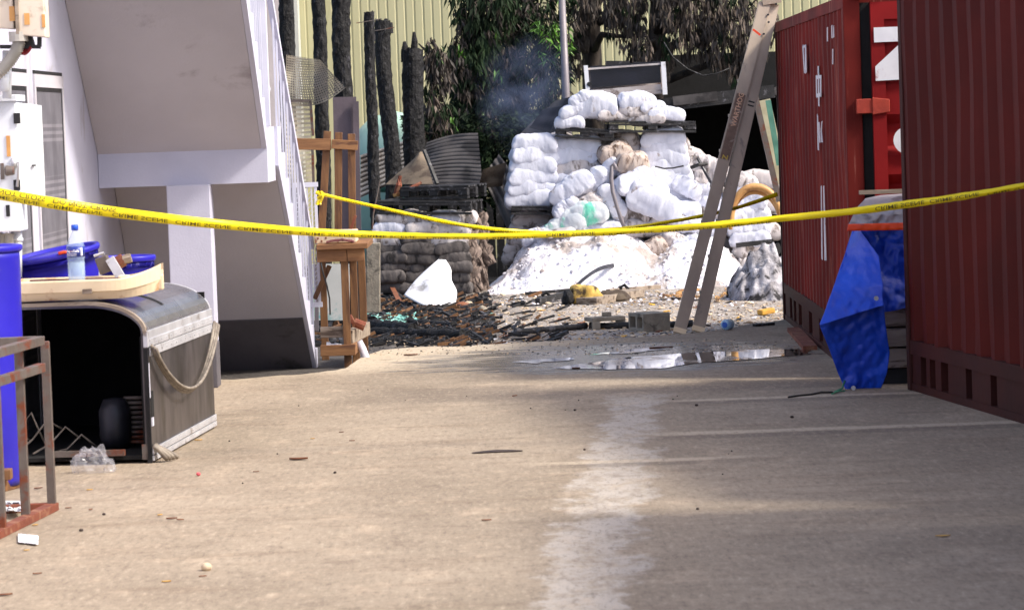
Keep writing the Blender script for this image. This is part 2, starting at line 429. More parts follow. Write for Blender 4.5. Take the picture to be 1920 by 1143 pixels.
def clear_mat(name, col, rough=.08, alpha=.45):
    m = NT(name); m.set(Base_Color=rgb(*col), Roughness=rough, Alpha=alpha)
    m.b.inputs['IOR'].default_value = 1.4
    m.bump(m.noise(m.coord(), 25, 4), .3)
    return m.mat
M['clear'] = clear_mat('clear_plastic', (196, 220, 244), .08, .30)
M['bagclear'] = clear_mat('clear_film', (190, 190, 196), .12, .22)
M['water_blue'] = clear_mat('pale_blue_plastic', (150, 196, 232), .2, .75)
M['mesh_sheet'] = None
def weave_mat():
    m = NT('woven_wire'); co = m.coord((1, 1, 1), False, 'UV')
    sep = m.n('SeparateXYZ'); m.l(co, sep.inputs[0])
    a = m.ramp(m.math('SINE', m.math('MULTIPLY', sep.outputs[0], 150.0)), -.2, .4)
    b = m.ramp(m.math('SINE', m.math('MULTIPLY', sep.outputs[1], 120.0)), -.2, .4)
    al = m.math('MAXIMUM', a, b)
    n = m.noise(m.coord(), 3, 5)
    m.set(Base_Color=m.mix(m.ramp(n, .35, .65), rgb(226, 214, 184), rgb(150, 140, 124)), Roughness=.6, Metallic=.2)
    m.l(m.math('ADD', m.math('MULTIPLY', al, .75), .08), m.b.inputs['Alpha'])
    return m.mat
M['mesh_sheet'] = weave_mat()
def water_mat():
    m = NT('puddle_water'); co = m.coord((1, 1, 1), False)
    m.set(Base_Color=rgb(58, 52, 48), Roughness=m.math('MULTIPLY', m.ramp(m.noise(m.coord((1, .5, 1), False), 5, 5), .50, .62), .16))
    m.b.inputs['IOR'].default_value = 1.4
    m.bump(m.noise(co, 7, 2), .02, .004)
    return m.mat
M['water'] = water_mat()


# ------------------------------------------------------------------ text -> mesh
def text_geo(txt, size, bold=0.0):
    cu = bpy.data.curves.new('lettering', 'FONT'); cu.body = txt; cu.size = size; cu.offset = bold; cu.resolution_u = 3
    o = bpy.data.objects.new('lettering', cu); C.objects.link(o)
    dg = bpy.context.evaluated_depsgraph_get(); dg.update()
    me = bpy.data.meshes.new_from_object(o.evaluated_get(dg))
    vs = [v.co.copy() for v in me.vertices]; fs = [tuple(p.vertices) for p in me.polygons]
    bpy.data.objects.remove(o); bpy.data.meshes.remove(me); bpy.data.curves.remove(cu)
    return vs, fs


# ================================================================== GROUND
gm = MB()
gm.add([(-200, -60, GZ), (200, -60, GZ), (200, 300, GZ), (-200, 300, GZ)], [(0, 1, 2, 3)])
tag(gm.build('ground', M['dirt'], origin=(0, 0, 0)), kind='structure')

edge = [(-6.5, 21.6), (-2.0, 21.9), (-1.47, 22.1)]
prev = [G(a, b) for a, b in ((628, 694), (648, 690), (668, 676), (690, 664), (722, 655), (790, 650), (860, 648), (1000, 641), (1150, 634), (1300, 625), (1420, 606), (1475, 598))]
pts = edge + [(p.x, p.y) for p in prev] + [(9, 26.3)]
fine = []
for i in range(len(pts)-1):
    a, b = V(pts[i]), V(pts[i+1]); n = max(1, int((b-a).length/.08))
    for k in range(n):
        q = a.lerp(b, k/n); fine.append((q.x, q.y+.10*noise.noise(V((q.x*4, q.y*4, 1)))+.05*noise.noise(V((q.x*15, q.y*15, 3)))))
fine.append(pts[-1])
outline = [(9, 3), (-6.5, 3)] + fine
sl = MB(); sl.prism([(x, y, -.1) for x, y in outline], (0, 0, .1))
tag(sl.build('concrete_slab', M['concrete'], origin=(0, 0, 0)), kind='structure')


def puddle(px, name, seed):
    q = [G(u, v, .004) for u, v in px]
    out = []
    for i in range(len(q)):
        a, b = q[i], q[(i+1) % len(q)]
        for k in range(10):
            p = a.lerp(b, k/10)
            p.y += .10*noise.noise(V((p.x*5, p.y*3, seed))); p.x += .06*noise.noise(V((p.x*6, p.y*4, seed+4)))
            out.append(p)
    m = MB(); n = len(out)
    m.add(out, [tuple(range(n))])
    tag(m.build(name, M['water'], fix=False), kind='structure')
puddle([(1030, 690), (1100, 680), (1165, 671), (1290, 661), (1420, 655), (1515, 654), (1522, 663), (1420, 672), (1300, 681), (1240, 690), (1130, 692)], 'puddle', 1)
puddle([(960, 678), (1010, 673), (1075, 670), (1060, 675), (1000, 681)], 'puddle', 2)
puddle([(1095, 664), (1150, 660), (1210, 652), (1260, 653), (1190, 662)], 'puddle', 3)

# ================================================================== LEFT BUILDING
bl = thing('white_building', 'lavender white rendered building wall at the left with two tall plaid screens', 'building', (-2.72, 17, 0))
WX = -2.72
wb = MB()
scr = ((17.28, 18.26), (18.52, 19.72))
ZT = 2.07
wb.b2((WX-.25, 8, -.1), (WX, 24.2, 5))
wb.build('wall', M['paint'], bl)
for a, b in scr:
    f = MB(); e = .05
    f.b2((WX+.001, a, 0), (WX+.012, a+e, ZT)); f.b2((WX+.001, b-.05, 0), (WX+.012, b, ZT)); f.b2((WX+.001, a+e, ZT-.075), (WX+.011, b-.05, ZT))
    fo = f.build('screen_frame', M['soffit'], bl)
    s = MB(); s.b2((WX+.001, a+e, 0), (WX+.005, b-.075, ZT-.10)); s.build('plaid_screen', M['screen'], fo)
    t = MB(); t.b2((WX+.001, b-.075, 0), (WX+.007, b-.05, ZT-.10)); t.b2((WX+.001, a+e, ZT-.10), (WX+.007, b-.05, ZT-.075)); t.b2((WX+.001, a, ZT+.001), (WX+.006, b, ZT+.022)); t.build('dark_seal', M['black_metal'], fo)

# ================================================================== CONCRETE STAIRCASE
XR = -1.63
st = thing('concrete_staircase', 'lavender painted concrete staircase with a landing, seen from below', 'staircase', (-2.1, 21.5, 0))
# upper flight (rises towards the street)
y0, z0 = 21.3, 1.575
rise, tr, NS = .178, .232, 11
YT = y0-NS*tr
poly = [(y0, z0), (y0-NS*tr, z0+NS*rise)]
step = [(y0-NS*tr, z0+.16+NS*rise+.10)]
for k in range(NS, 0, -1):
    step.append((y0-(k-1)*tr, z0+.16+k*rise+.0)); step.append((y0-(k-1)*tr, z0+.16+(k-1)*rise))
up = MB(); up.prism([(WX+.003, a, b) for a, b in poly+step], (XR-WX-.003, 0, 0))
up.build('upper_flight', M['soffit'], st)
# white edge band of the flight: stringer face proud of the slab
ed = MB(); ed.prism([(XR+.002, a, b) for a, b in poly+step], (.035, 0, 0)); ed.build('stringer', M['paint'], st)
# landing and beam
ld = MB(); ld.b2((WX+.003, 21.3, 1.35), (XR+.037, 22.02, 1.72)); ld.build('landing', M['paint'], st)
# lower flight (rises from the far end up to the landing)
yf, zf = 23.55, GZ-.04
yl, zl = 22.02, 1.72
n2 = 10; t2 = (yf-yl)/n2; r2 = (zl-zf)/n2
lp = [(yl, 1.45), (yf-.05, zf)]
stp = [(yf, zf)]
for k in range(n2):
    stp.append((yf-k*t2, zf+(k+1)*r2)); stp.append((yf-(k+1)*t2, zf+(k+1)*r2))
xl2 = -1.475
lo = MB()
def xr_at(y): return XR+.03+(xl2-XR-.03)*(y-yl)/(yf-yl)
pa = lp+stp
n = len(pa)
def flight(mb, off0, off1, xa=None):
    L_ = [V(((xa if xa is not None else xr_at(y)+off0), y, z)) for y, z in pa]; R2 = [V((xr_at(y)+off1, y, z)) for y, z in pa]
    mb.add(L_+R2, [tuple(range(n))[::-1], tuple(range(n, 2*n))]+[(i, (i+1) % n, n+(i+1) % n, n+i) for i in range(n)])
flight(lo, 0, 0, WX+.004)
lo.build('lower_flight', M['soffit'], st)
e2 = MB(); flight(e2, .002, .03); e2.build('stringer', M['paint'], st)
# painted dark base band under the lower flight (paint has its own flat top line)
sl_ = (1.45-zf)/(yl-(yf-.05))
def under(y): return 1.45+sl_*(y-yl)
yb = yl+(.34-1.45)/sl_
dd = MB(); q = [(yb, .34-.004), (yf-.05, zf-.004), (yf-.05, zf-.010), (yb, .34-.012)]
dd.add([(WX+.006, a, b) for a, b in q]+[(xr_at(a)-.001, a, b) for a, b in q], [(0, 1, 2, 3), (7, 6, 5, 4), (0, 4, 5, 1), (1, 5, 6, 2), (2, 6, 7, 3), (3, 7, 4, 0)])
dd.build('painted_base_band', M['dado'], st)
cl = MB(); cl.b2((P(318, 500, 21.22).x, 21.215, .30), (P(399, 500, 21.22).x, 21.45, 1.352)); cl.build('column', M['paint'], st, bevel=.006)
cb = MB(); cb.b2((P(318, 500, 21.22).x-.003, 21.212, 0), (P(399, 500, 21.22).x+.003, 21.453, .30)); cb.build('column_base', M['dado'], st, bevel=.006)
# wall closing the space under the stair at the rear
# railing
rl = MB()
k = 0; ys = y0-.06
while ys > y0-NS*tr:
    st_i = int((y0-ys)/tr); z = z0+.16+(st_i+1)*rise; zt_ = z0+.16+.95+(y0-ys)/tr*rise
    ba = MB(); ba.bar((XR+.016, ys, z-.005), (XR+.016, ys, zt_), .013, .013); ba.build('baluster', M['white_metal'], st); ys -= .15
ys = yf-.06
while ys > yl:
    st_i = int((yf-ys)/t2); z = zf+(st_i+1)*r2; x = xr_at(ys)+.014; zt_ = zf+.92+(yf-ys)*(zl-.04-zf)/(yf-yl)
    ba = MB(); ba.bar((x, ys, z-.005), (x, ys, zt_), .013, .013); ba.build('baluster', M['white_metal'], st); ys -= .125
for ys in (21.4, 21.75, 21.9):
    ba = MB(); ba.bar((XR+.016, ys, zl), (XR+.016, ys, zl+.9), .013, .013); ba.build('baluster', M['white_metal'], st)
hr = MB(); hr.bar((XR+.015, y0, z0+.16+.95), (XR+.015, y0-NS*tr, z0+.16+NS*rise+.95), .045, .04)
hr.bar((xr_at(yf)+.014, yf+.02, zf+.92), (xr_at(yl)+.014, yl, zl+.88), .04, .045)
hr.bar((XR+.015, yl, zl+.9), (XR+.015, y0, zl+.9), .045, .04); hr.build('handrail', M['paint'], st)
pk = MB(); pk.lathe([(.0, .0), (.022, .004), (.03, .03), (.022, .055), (0, .06)], (XR+.03, 21.55, 1.94), 12); pk.bar((XR+.03, 21.5, 1.72), (XR+.03, 21.5, 2.65), .05, .05); pk.build('newel_post', M['white_metal'], st, bevel=.004)

# white gate at the stair foot
def gate():
    y = 23.68
    a, b = P(561, 572, y), P(588, 346, y)
    g = thing('stair_gate', 'narrow white metal lattice gate at the foot of the staircase', 'gate', (a.x, y, a.z))
    f = MB(); x0, x1, z0_, z1 = a.x, b.x+.012, a.z, b.z
    for x in (x0, x1): f.bar((x, y, z0_), (x, y, z1), .02, .02)
    for z in (z0_, z1): f.bar((x0-.01, y, z), (x1+.02, y, z), .03, .035)
    f.build('gate_frame', M['white_metal'], g)
    m = MB(); nb = 4
    for i in range(1, nb+1): m.bar((x0+(x1-x0)*i/(nb+1), y-.004, z0_+.02), (x0+(x1-x0)*i/(nb+1), y-.004, z1-.02), .009, .009)
    k = 0; zz = z0_+.03
    while zz < z1-.06:
        for i in range(nb+1):
            xa, xb = x0+(x1-x0)*i/(nb+1), x0+(x1-x0)*(i+1)/(nb+1)
            m.bar((xa, y+.008, zz), (xb, y+.008, zz+.03), .005, .005)
        zz += .034
    m.build('lattice', M['white_metal'], g)
gate()

# ================================================================== CONTAINERS
def frame_m(o, xdir):
    x = V(xdir).normalized(); z = V((0, 0, 1)); y = z.cross(x)
    m = Matrix((x, y, z)).transposed().to_4x4(); m.translation = V(o); return m
def container(name, label, o, xdir, L, Wd, Ht, msk, near):
    """local x runs along the long side towards the street, local y into the container, z up"""
    x = V((xdir[0], xdir[1], 0)).normalized(); y = V((-x.y, x.x, 0))
    if y.x < 0: y = -y
    Mx = Matrix((x, y, V((0, 0, 1)))).transposed().to_4x4(); Mx.translation = V((o[0], o[1], 0))
    c = thing(name, label, 'shipping container', (o[0], o[1], 0))
    # corrugated long side
    zb, zt = (.30, Ht-.07)
    prof = []; p = .278 if near else .278; xx = .07; k = 0
    while xx < L-.1:
        prof += [(xx, .004), (xx+p*.26, .004), (xx+p*.5, .040), (xx+p*.76, .040)]; xx += p
    prof.append((L-.06, .004))
    mb = MB(Mx); nn = len(prof); rows = 12
    vs = []
    for j in range(rows+1):
        z = zb+(zt-zb)*j/rows
        for a, b in prof:
            dent = .012*noise.noise(V((a*1.2, z*1.6, 3 if near else 8)))
            if near and j == 0: dent += .02*noise.noise(V((a*4, 1, 1)))
            vs.append((a, b+dent, z))
    fs = [(j*nn+i, j*nn+i+1, (j+1)*nn+i+1, (j+1)*nn+i) for j in range(rows) for i in range(nn-1)]
    mb.add(vs, fs); mb.build('side_panel', msk, c)
    fr = MB(Mx)
    fr.b2((0, -.006, 0), (.07, .10, Ht)); fr.build('corner_post', M['cont_dark'], c, bevel=.006); fr = MB(Mx); fr.b2((L-.06, -.006, 0), (L, .10, Ht)); fr.build('corner_post', M['cont_dark'] if near else msk, c, bevel=.006)
    fr = MB(Mx); fr.b2((.072, -.003, Ht-.08), (L-.062, .06, Ht-.002)); fr.build('top_rail', msk, c)
    # bottom rail with fork pockets
    br = MB(Mx); xs = [.072]
    for f in (((.09, .13), (.16, .20), (.24, .29), (.40, .45), (.55, .6), (.71, .76), (.84, .88)) if not near else ((.042, .062), (.075, .095), (.115, .14), (.2, .22), (.28, .3), (.4, .43), (.6, .63))):
        xs += [L*f[0], L*f[1]]
    xs.append(L-.062)
    for i in range(0, len(xs), 2): br.b2((xs[i], .012, .03), (xs[i+1], .06, .24))
    br.b2((.072, .0, .22), (L-.062, .07, .305)); br.b2((.072, .004, .0), (L-.062, .07, .045)); br.build('bottom_rail', M['cont_dark'], c)
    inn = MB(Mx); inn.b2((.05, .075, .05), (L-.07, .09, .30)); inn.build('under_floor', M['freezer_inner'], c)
    bd = MB(Mx); bd.b2((.05, .06, Ht-.05), (L-.05, Wd, Ht)); bd.build('roof', msk, c)
    bk = MB(Mx); bk.b2((.02, .101, .08), (.05, Wd, Ht-.06)); bk.build('end_panel', msk, c)
    s2 = MB(Mx); s2.b2((.03, Wd-.06, .05), (L-.04, Wd-.02, Ht-.06)); s2.build('side_panel', msk, c)
    return c, Mx
A = G(1470, 598); B = G(1600, 706)
HT = 2.42
fc, FM = container('shipping_container', 'oxide red container with white lettering behind the ladder, red door end towards the yard', (2.222, 26.16), (-.0105, -1), 5.86, 2.44, HT, M['cont'], False)
L = 5.86
# door end of the far container (faces the yard)
def door_box(lo, hi, name, m, par, bevel=0):
    b = MB(FM); b.b2(lo, hi); return b.build(name, m, par, bevel=bevel)
dr = MB(FM)
dr.b2((L-.02, .165, .12), (L+.03, .25, HT-.05)); dr.b2((L-.02, .95, .12), (L+.03, 1.2, HT-.05))
dr.b2((L-.02, .25, HT-.16), (L+.03, .95, HT-.05)); dr.b2((L-.02, .25, .12), (L+.03, .95, .26))
# flat leaf with two recessed horizontal channels
zs = [(.26, 0), (.60, 0), (.66, -.04), (.78, -.04), (.84, 0), (.98, 0), (1.04, -.04), (1.22, -.04), (1.28, 0), (1.40, 0), (1.46, -.04), (1.60, -.04), (1.66, 0), (HT-.16, 0)]
dr.add([(L+.012+b, yy, z) for z, b in zs for yy in (.25, .95)], [(2*i, 2*i+1, 2*i+3, 2*i+2) for i in range(len(zs)-1)])
door = dr.build('door', M['door_red'], fc)
door_box((L-.05, .10, .1), (L-.02, .165, HT-.05), 'door_seal', M['freezer_inner'], fc)
for z in (HT+.03, 1.72, .3):
    hg = MB(FM); hg.b2((L-.01, .06, z-.05), (L+.038, .16, z+.042)); hg.add([(L+.045, .16, z-.06), (L+.045, .16, z+.05), (L+.045, .27, z+.035), (L+.045, .27, z-.045), (L+.032, .16, z-.06), (L+.032, .16, z+.05), (L+.032, .27, z+.035), (L+.032, .27, z-.045)], [(0, 1, 2, 3), (7, 6, 5, 4), (0, 3, 7, 4), (1, 5, 6, 2), (2, 6, 7, 3), (0, 4, 5, 1)])
    hg.build('hinge', M['hinge'], fc, bevel=.004)
sill = MB(FM); sill.b2((L-.05, .10, 0), (L+.02, 2.4, .118)); sill.build('door_sill', M['cont_dark'], fc)
d2 = MB(FM); d2.b2((L-.02, 1.215, .12), (L+.025, 2.3, HT-.05)); d2.build('door', M['door_red'], fc)
lr = MB(FM)
for yy in (.62, 1.5, 2.0): lr.tube([FM.inverted() @ (FM @ V((L+.05, yy+.5, .1))), (L+.05, yy+.5, HT-.06)], .017, 8)
lr.build('lock_rod', M['aluminium'], fc)
# white marks on the door: a bar, a cut figure and a disc, partly hidden by the near container
def on_plane(poly_px, y, name, m, par, push=.004):
    p = [P(u, v, y) for u, v in poly_px]
    b = MB(); b.prism(p, (0, -push, 0)); return b.build(name, m, par)
YD = 26.16-L-.031
on_plane([(1638, 52), (1745, 48), (1746, 75), (1639, 80)], YD-.006, 'white_mark', M['ink_white'], door)
on_plane([(1641, 125), (1683, 86), (1745, 86), (1746, 146), (1642, 152)], YD-.006, 'white_mark', M['ink_white'], door)
on_plane([(1705+30*math.cos(t*.2618), 263+27*math.sin(t*.2618)) for t in range(24)], YD-.006, 'white_mark', M['ink_white'], door)
# white lettering on the corrugated side: worn fragments of figures, foreshortened
def side_mark(x0, x1, z0, z1):
    b = MB(FM); nn = 14
    f = lambda s, t: (x0+(x1-x0)*s, -.004, z0+(z1-z0)*t)
    b.sheet(nn, 3, f, (0, -.003, 0))
    return b
def side_poly(px_list, name='white_lettering'):
    b = MB()
    for poly in px_list:
        q = []; mu = sum(a[0] for a in poly)/len(poly); poly = [(mu+(a[0]-mu)*.62, a[1]) for a in poly]
        for u, v in poly:
            d = ray(u, v); # intersect with side plane x = const line
            t = (2.218-.0)/d.x
            for _ in range(4):
                t = (2.222+.0105*(d.y*t-26.16)*1.0-.006)/d.x
            q.append(CAMP+d*t)
        b.prism(q, (-.004, 0, 0))
    return b.build(name, M['ink_white'], fc)
side_poly([[(1504, 88), (1506, 84), (1511, 136), (1509, 138)], [(1509, 84), (1512, 84), (1514, 136), (1510, 139)], [(1504, 88), (1512, 84), (1512, 88), (1505, 92)]])
side_poly([[(1551, 52), (1553, 51), (1553, 78), (1551, 78)], [(1559, 49), (1561, 47), (1562, 72), (1560, 72)], [(1563, 52), (1564, 48), (1565, 70), (1563, 71)], [(1561, 92), (1563, 92), (1563, 121), (1561, 120)]])
side_poly([[(1533, 124), (1536, 124), (1538, 200), (1535, 198)], [(1530, 142), (1532, 141), (1533, 184), (1531, 182)], [(1538, 141), (1541, 141), (1541, 182), (1538, 181)], [(1530, 142), (1541, 141), (1541, 147), (1530, 149)], [(1531, 176), (1541, 174), (1541, 181), (1531, 183)]])
side_poly([[(1532, 214), (1534, 218), (1537, 282), (1534, 281)], [(1534, 229), (1537, 229), (1540, 267), (1537, 268)], [(1541, 228), (1543, 227), (1541, 246), (1544, 267), (1541, 267), (1539, 246)]])
side_poly([[(1539, 349), (1541, 348), (1544, 487), (1541, 485)], [(1543, 349), (1545, 348), (1552, 488), (1547, 488)]])

NO = G(1703, 730)
nd = G(1920, 795)-NO
nc, NM = container('shipping_container', 'dark maroon ribbed container at the right edge, blank side towards the yard', (NO.x, NO.y), (nd.x, nd.y), 6.06, 2.44, 2.6, M['cont_near'], True)

container('shipping_container', 'added unseen maroon container right of the frame, there to shade the yard', (2.62, 13.0), (.0, -1), 6.06, 2.44, 2.6, M['cont_near'], True)  # added out of view so that its shadow falls on the slab
# rusty angle strip by the far container's foot
b = MB(); b.bar(G(1488, 617, .015), G(1519, 652, .015), .10, .03); tag(b.build('rusty_plank', M['rust']), 'flat rusty strip lying against the foot of the lettered container', 'plank')

# ================================================================== ELECTRICAL BOXES ON THE LEFT WALL
def wall_box(name, label, cat, px, y0, dep, m, extra=None):
    pass
# upper meter box: two beige housings side by side, conduit below
y = 16.6
mb_ = thing('meter_box', 'beige electrical meter housings high on the left wall with orange stickers and red wires', 'meter box', (WX+.1, y, 2.2))
for k, (u0, u1, vb, dd_) in enumerate(((-60, 26, 50, .02), (35, 85, 66, 0))):
    a = P(u0, vb, y+dd_); b = P(u1, vb, y+dd_)
    s = MB(); s.add([(a.x, y+dd_, a.z), (b.x, y+dd_, b.z-.012), (b.x, y+dd_+.16, b.z-.012), (a.x, y+dd_+.16, a.z), (a.x, y+dd_, a.z+.5), (b.x, y+dd_, a.z+.5), (b.x, y+dd_+.16, a.z+.5), (a.x, y+dd_+.16, a.z+.5)],
                    [(3, 2, 1, 0), (4, 5, 6, 7), (0, 1, 5, 4), (1, 2, 6, 5), (2, 3, 7, 6), (3, 0, 4, 7)])
    h = s.build('housing', M['beige_box'], mb_, bevel=.006)
    for (t0, t1, w0, w1) in (((18, 27, 12, 40),) if k == 0 else ((46, 55, 25, 47), (79, 84, 27, 52))):
        p, q = P(t0, w1, y+dd_-.002), P(t1, w0, y+dd_-.002)
        t = MB(); t.b2((p.x, y+dd_-.004, p.z), (q.x, y+dd_+.001, q.z)); t.build('sticker', M['orange_tag'], h)
a = P(30, 20, y-.03); s = MB(); s.b2((a.x-.008, y-.01, a.z-.12), (a.x+.008, y+.1, a.z+.4)); s.build('divider', M['board_grey'], mb_)
pts = [P(u, v, y+.04) for u, v in ((34, 60), (36, 78), (31, 95), (20, 112), (6, 128), (-14, 146))]
t = MB(); dense = []
for i in range(len(pts)-1):
    for k in range(10): dense.append(pts[i].lerp(pts[i+1], k/10))
t.tube(dense, [.036 if i % 2 else .028 for i in range(len(dense))], 12); t.build('conduit', M['conduit'], mb_, smooth=True)
t = MB(); p, q = P(30, 62, y+.04), P(30, 78, y+.04); t.lathe([(.05, 0), (.05, .05)], P(35, 78, y+.04), 14); t.build('collar', M['conduit'], mb_)
t = MB()
for k in range(4): t.tube([P(36+i*3.2, 96+9*math.sin(i/7*math.pi)-i*1.0-k*3, y+.07+k*.006) for i in range(8)], .007, 6)
t.build('red_wire', M['red_wire'], mb_, smooth=True)
t = MB(); t.bar(P(0, 88, y+.08), P(76, 88, y+.08), .02, .02); t.bar(P(74, 88, y+.08), P(74, 66, y+.08), .03, .02); t.bar(P(40, 80, y+.1), P(62, 74, y+.1), .05, .07); t.build('bracket', M['black_metal'], mb_)
t = MB(); t.tube([P(13, 95, y+.2), P(13, 185, y+.2)], .024, 12); t.tube([P(6, 140, y+.16), P(6, 172, y+.16)], .03, 12); t.build('pipe', M['cabinet'], mb_, smooth=True)

yc = 16.9
cab = thing('electrical_cabinet', 'white electrical cabinet standing open on the left wall above the blue tubs', 'cabinet', (P(0, 437, yc).x, yc, P(0, 437, yc).z))
p, q = P(-60, 437, yc), P(29, 190, yc)
s = MB(); s.b2((p.x, yc, p.z), (q.x, yc+.25, q.z)); s.build('body', M['cabinet'], cab, bevel=.006)
s = MB(); s.b2((p.x, yc-.03, q.z), (q.x+.012, yc+.27, q.z+.035)); s.build('hood', M['cabinet'], cab, bevel=.004)
d0, d1 = P(33, 368, yc+.02), P(82, 368, yc+.08); zt = P(33, 192, yc).z
s = MB(); s.prism([(d0.x, yc+.02, d0.z), (d1.x, yc+.10, d1.z-.01), (d1.x, yc+.10, zt-.02), (d0.x, yc+.02, zt)], (.004, .02, 0)); dr_ = s.build('open_door', M['cabinet'], cab, bevel=.003)
a = P(63, 310, yc+.06); s = MB(); s.b2((a.x-.008, yc+.055, a.z-.004), (a.x+.012, yc+.07, a.z+.004)); s.build('slot', M['black_metal'], dr_)
for v in (222, 347):
    a = P(30, v, yc); s = MB(); s.b2((a.x-.012, yc-.01, a.z-.028), (a.x+.022, yc+.012, a.z+.028)); s.build('hinge', M['black_metal'], cab, bevel=.003)
a = P(16, 274, yc); s = MB(); s.b2((a.x-.01, yc-.006, a.z-.055), (a.x+.01, yc+.002, a.z+.055)); s.build('orange_sticker', M['orange_tag'], cab)
a = P(12, 320, yc); s = MB(); s.lathe([(.022, 0), (.028, .01), (.022, .05), (.0, .05)], a+V((0, -.05, 0)), 14, Matrix.Rotation(R_(90), 3, 'Y')); s.b2((a.x-.03, yc-.012, a.z-.045), (a.x-.012, yc+.002, a.z+.04)); s.build('rotary_handle', M['rusty'], cab)
a = P(27, 307, yc); s = MB(); s.tube([a, a+V((.03, -.02, .01)), P(32, 350, yc-.01)], .008, 8); s.tube([a+V((.0, -.01, -.02)), a+V((.0, -.01, .03))], .016, 10); s.build('latch', M['aluminium'], cab, smooth=True)
a = P(15, 395, yc); s = MB(); s.b2((a.x-.01, yc-.004, a.z-.03), (a.x+.01, yc+.002, a.z+.03)); s.build('slot', M['black_metal'], cab)
for u0, u1 in ((4, -6), (17, 7)):
    pts = [P(u0, 437, yc+.1), P(u0-1, 455, yc+.1), P((u0+u1)/2, 478, yc+.1), P(u1, 505, yc+.1)]
    dense = [pts[i].lerp(pts[i+1], k/12) for i in range(3) for k in range(12)]
    s = MB(); s.tube(dense, [.03 if i % 2 else .025 for i in range(len(dense))], 12); s.build('flexible_conduit', M['conduit'], cab, smooth=True)
s = MB(); s.tube([P(31, 430, yc+.2), P(31, 520, yc+.2)], .03, 12); s.tube([P(31, 446, yc+.2), P(31, 452, yc+.2)], .036, 12); s.build('pipe', M['cabinet'], cab, smooth=True)

# ================================================================== DISPLAY FREEZER ON ITS SIDE
A = G(285, 868); Bq = G(388, 800)
yd = (Bq-A); ydir = V((yd.x, yd.y, 0)).normalized(); DEP = 1.05
ydir = V((.085, .9964, 0)).normalized(); xdir = V((-ydir.y, ydir.x, 0))  # x to the left
FZ = Matrix((xdir, ydir, V((0, 0, 1)))).transposed().to_4x4(); FZ.translation = A
HT_ = .845; LEN = 1.25; RAD = .235
# depth chosen so that the rear lower corner falls where the photo has it
DEP = (Bq-A).length*.98
fz = thing('display_freezer', 'gutted black display freezer with a rounded edge, sooty metal side and hanging grey gasket', 'freezer', A)
arc = [(RAD*(1-math.sin(t))*1.0, HT_-RAD*.72+RAD*.72*math.cos(t)) for t in [i*math.pi/2/10 for i in range(11)]]   # from top to side
prof = [(LEN, HT_)] + [(.001+a*1.35, z) for a, z in arc] + [(0, .02)]
def shell(mb, pr, th, y0, y1):
    k = len(pr); outs = []; ins = []
    for i, p in enumerate(pr):
        a = V(pr[max(0, i-1)]+(0,)); b = V(pr[min(k-1, i+1)]+(0,)); t = (b-a).normalized(); nrm = V((t.y, -t.x, 0))
        if nrm.x < -.01 or (abs(nrm.x) < .01 and nrm.y > 0): nrm = -nrm
        nrm = V((abs(nrm.x), -abs(nrm.y), 0))
        outs.append(p); ins.append((p[0]+nrm.x*th, p[1]+nrm.y*th))
    vs = []
    for yy in (y0, y1):
        vs += [(a, yy, z) for a, z in outs]+[(a, yy, z) for a, z in ins]
    fs = []
    for i in range(k-1):
        fs += [(i, i+1, 2*k+i+1, 2*k+i), (k+i+1, k+i, 3*k+i, 3*k+i+1), (i+1, i, k+i, k+i+1), (2*k+i, 2*k+i+1, 3*k+i+1, 3*k+i)]
    fs += [(0, 2*k, 3*k, k), (k-1, 2*k-1, 4*k-1, 3*k-1)]
    mb.add(vs, fs)
s = MB(FZ); shell(s, prof[-2:], .03, 0, DEP); s.build('side_panel', M['freezer_metal'], fz)
s = MB(FZ); shell(s, prof[:-1], .03, .012, DEP-.01); s.build('curved_glass', M['glass_top'], fz, smooth=False)
s = MB(FZ); shell(s, [(a, z+.002) for a, z in prof[:-1]], .018, -.006, .03); s.build('front_trim', M['board_grey'], fz)
s = MB(FZ); shell(s, [(a, z+.002) for a, z in prof[:-1]], .045, DEP-.03, DEP+.006); s.build('rear_trim', M['aluminium'], fz)
zc = prof[-2][1]
s = MB(FZ); s.b2((-.006, -.004, zc-.075), (.02, DEP+.004, zc+.012)); s.build('corner_strip', M['aluminium'], fz, bevel=.004)
s = MB(FZ); s.b2((.0, .46*DEP, 0), (.0, .46*DEP, 0)); 
s = MB(FZ); shell(s, [(a, z+.004) for a, z in prof[1:8]], .01, DEP*.40, DEP*.43); s.build('glass_seam', M['freezer_inner'], fz)
s = MB(FZ); s.b2((.0, .02, .02), (LEN, DEP, .04)); s.b2((.03, DEP-.03, .04), (LEN, DEP-.012, HT_-.06)); s.b2((.032, .03, .04), (.045, DEP-.03, zc-.02)); s.build('inner_liner', M['freezer_inner'], fz)
s = MB(FZ); s.b2((-.002, 0, .0), (.022, .012, zc-.08)); s.build('front_edge', M['black_metal'], fz)
for z0_, z1_ in ((.555, .60), (.605, .645)):
    s = MB(FZ); s.b2((-.012, .03, z0_), (-.001, DEP-.02, z1_))
    for i in range(14): s.box((-.013, .06+i*(DEP-.12)/13, (z0_+z1_)/2), (.006, .016, .008))
    s.build('handle_rail', M['aluminium'], fz, bevel=.002)
for z0_, z1_ in ((.012, .04), (.045, .078)):
    s = MB(FZ); s.b2((-.012, .01, z0_), (-.001, DEP-.01, z1_))
    for i in range(16): s.box((-.013, .06+i*(DEP-.12)/15, (z0_+z1_)/2), (.006, .016, .007))
    s.build('base_rail', M['aluminium'], fz, bevel=.002)
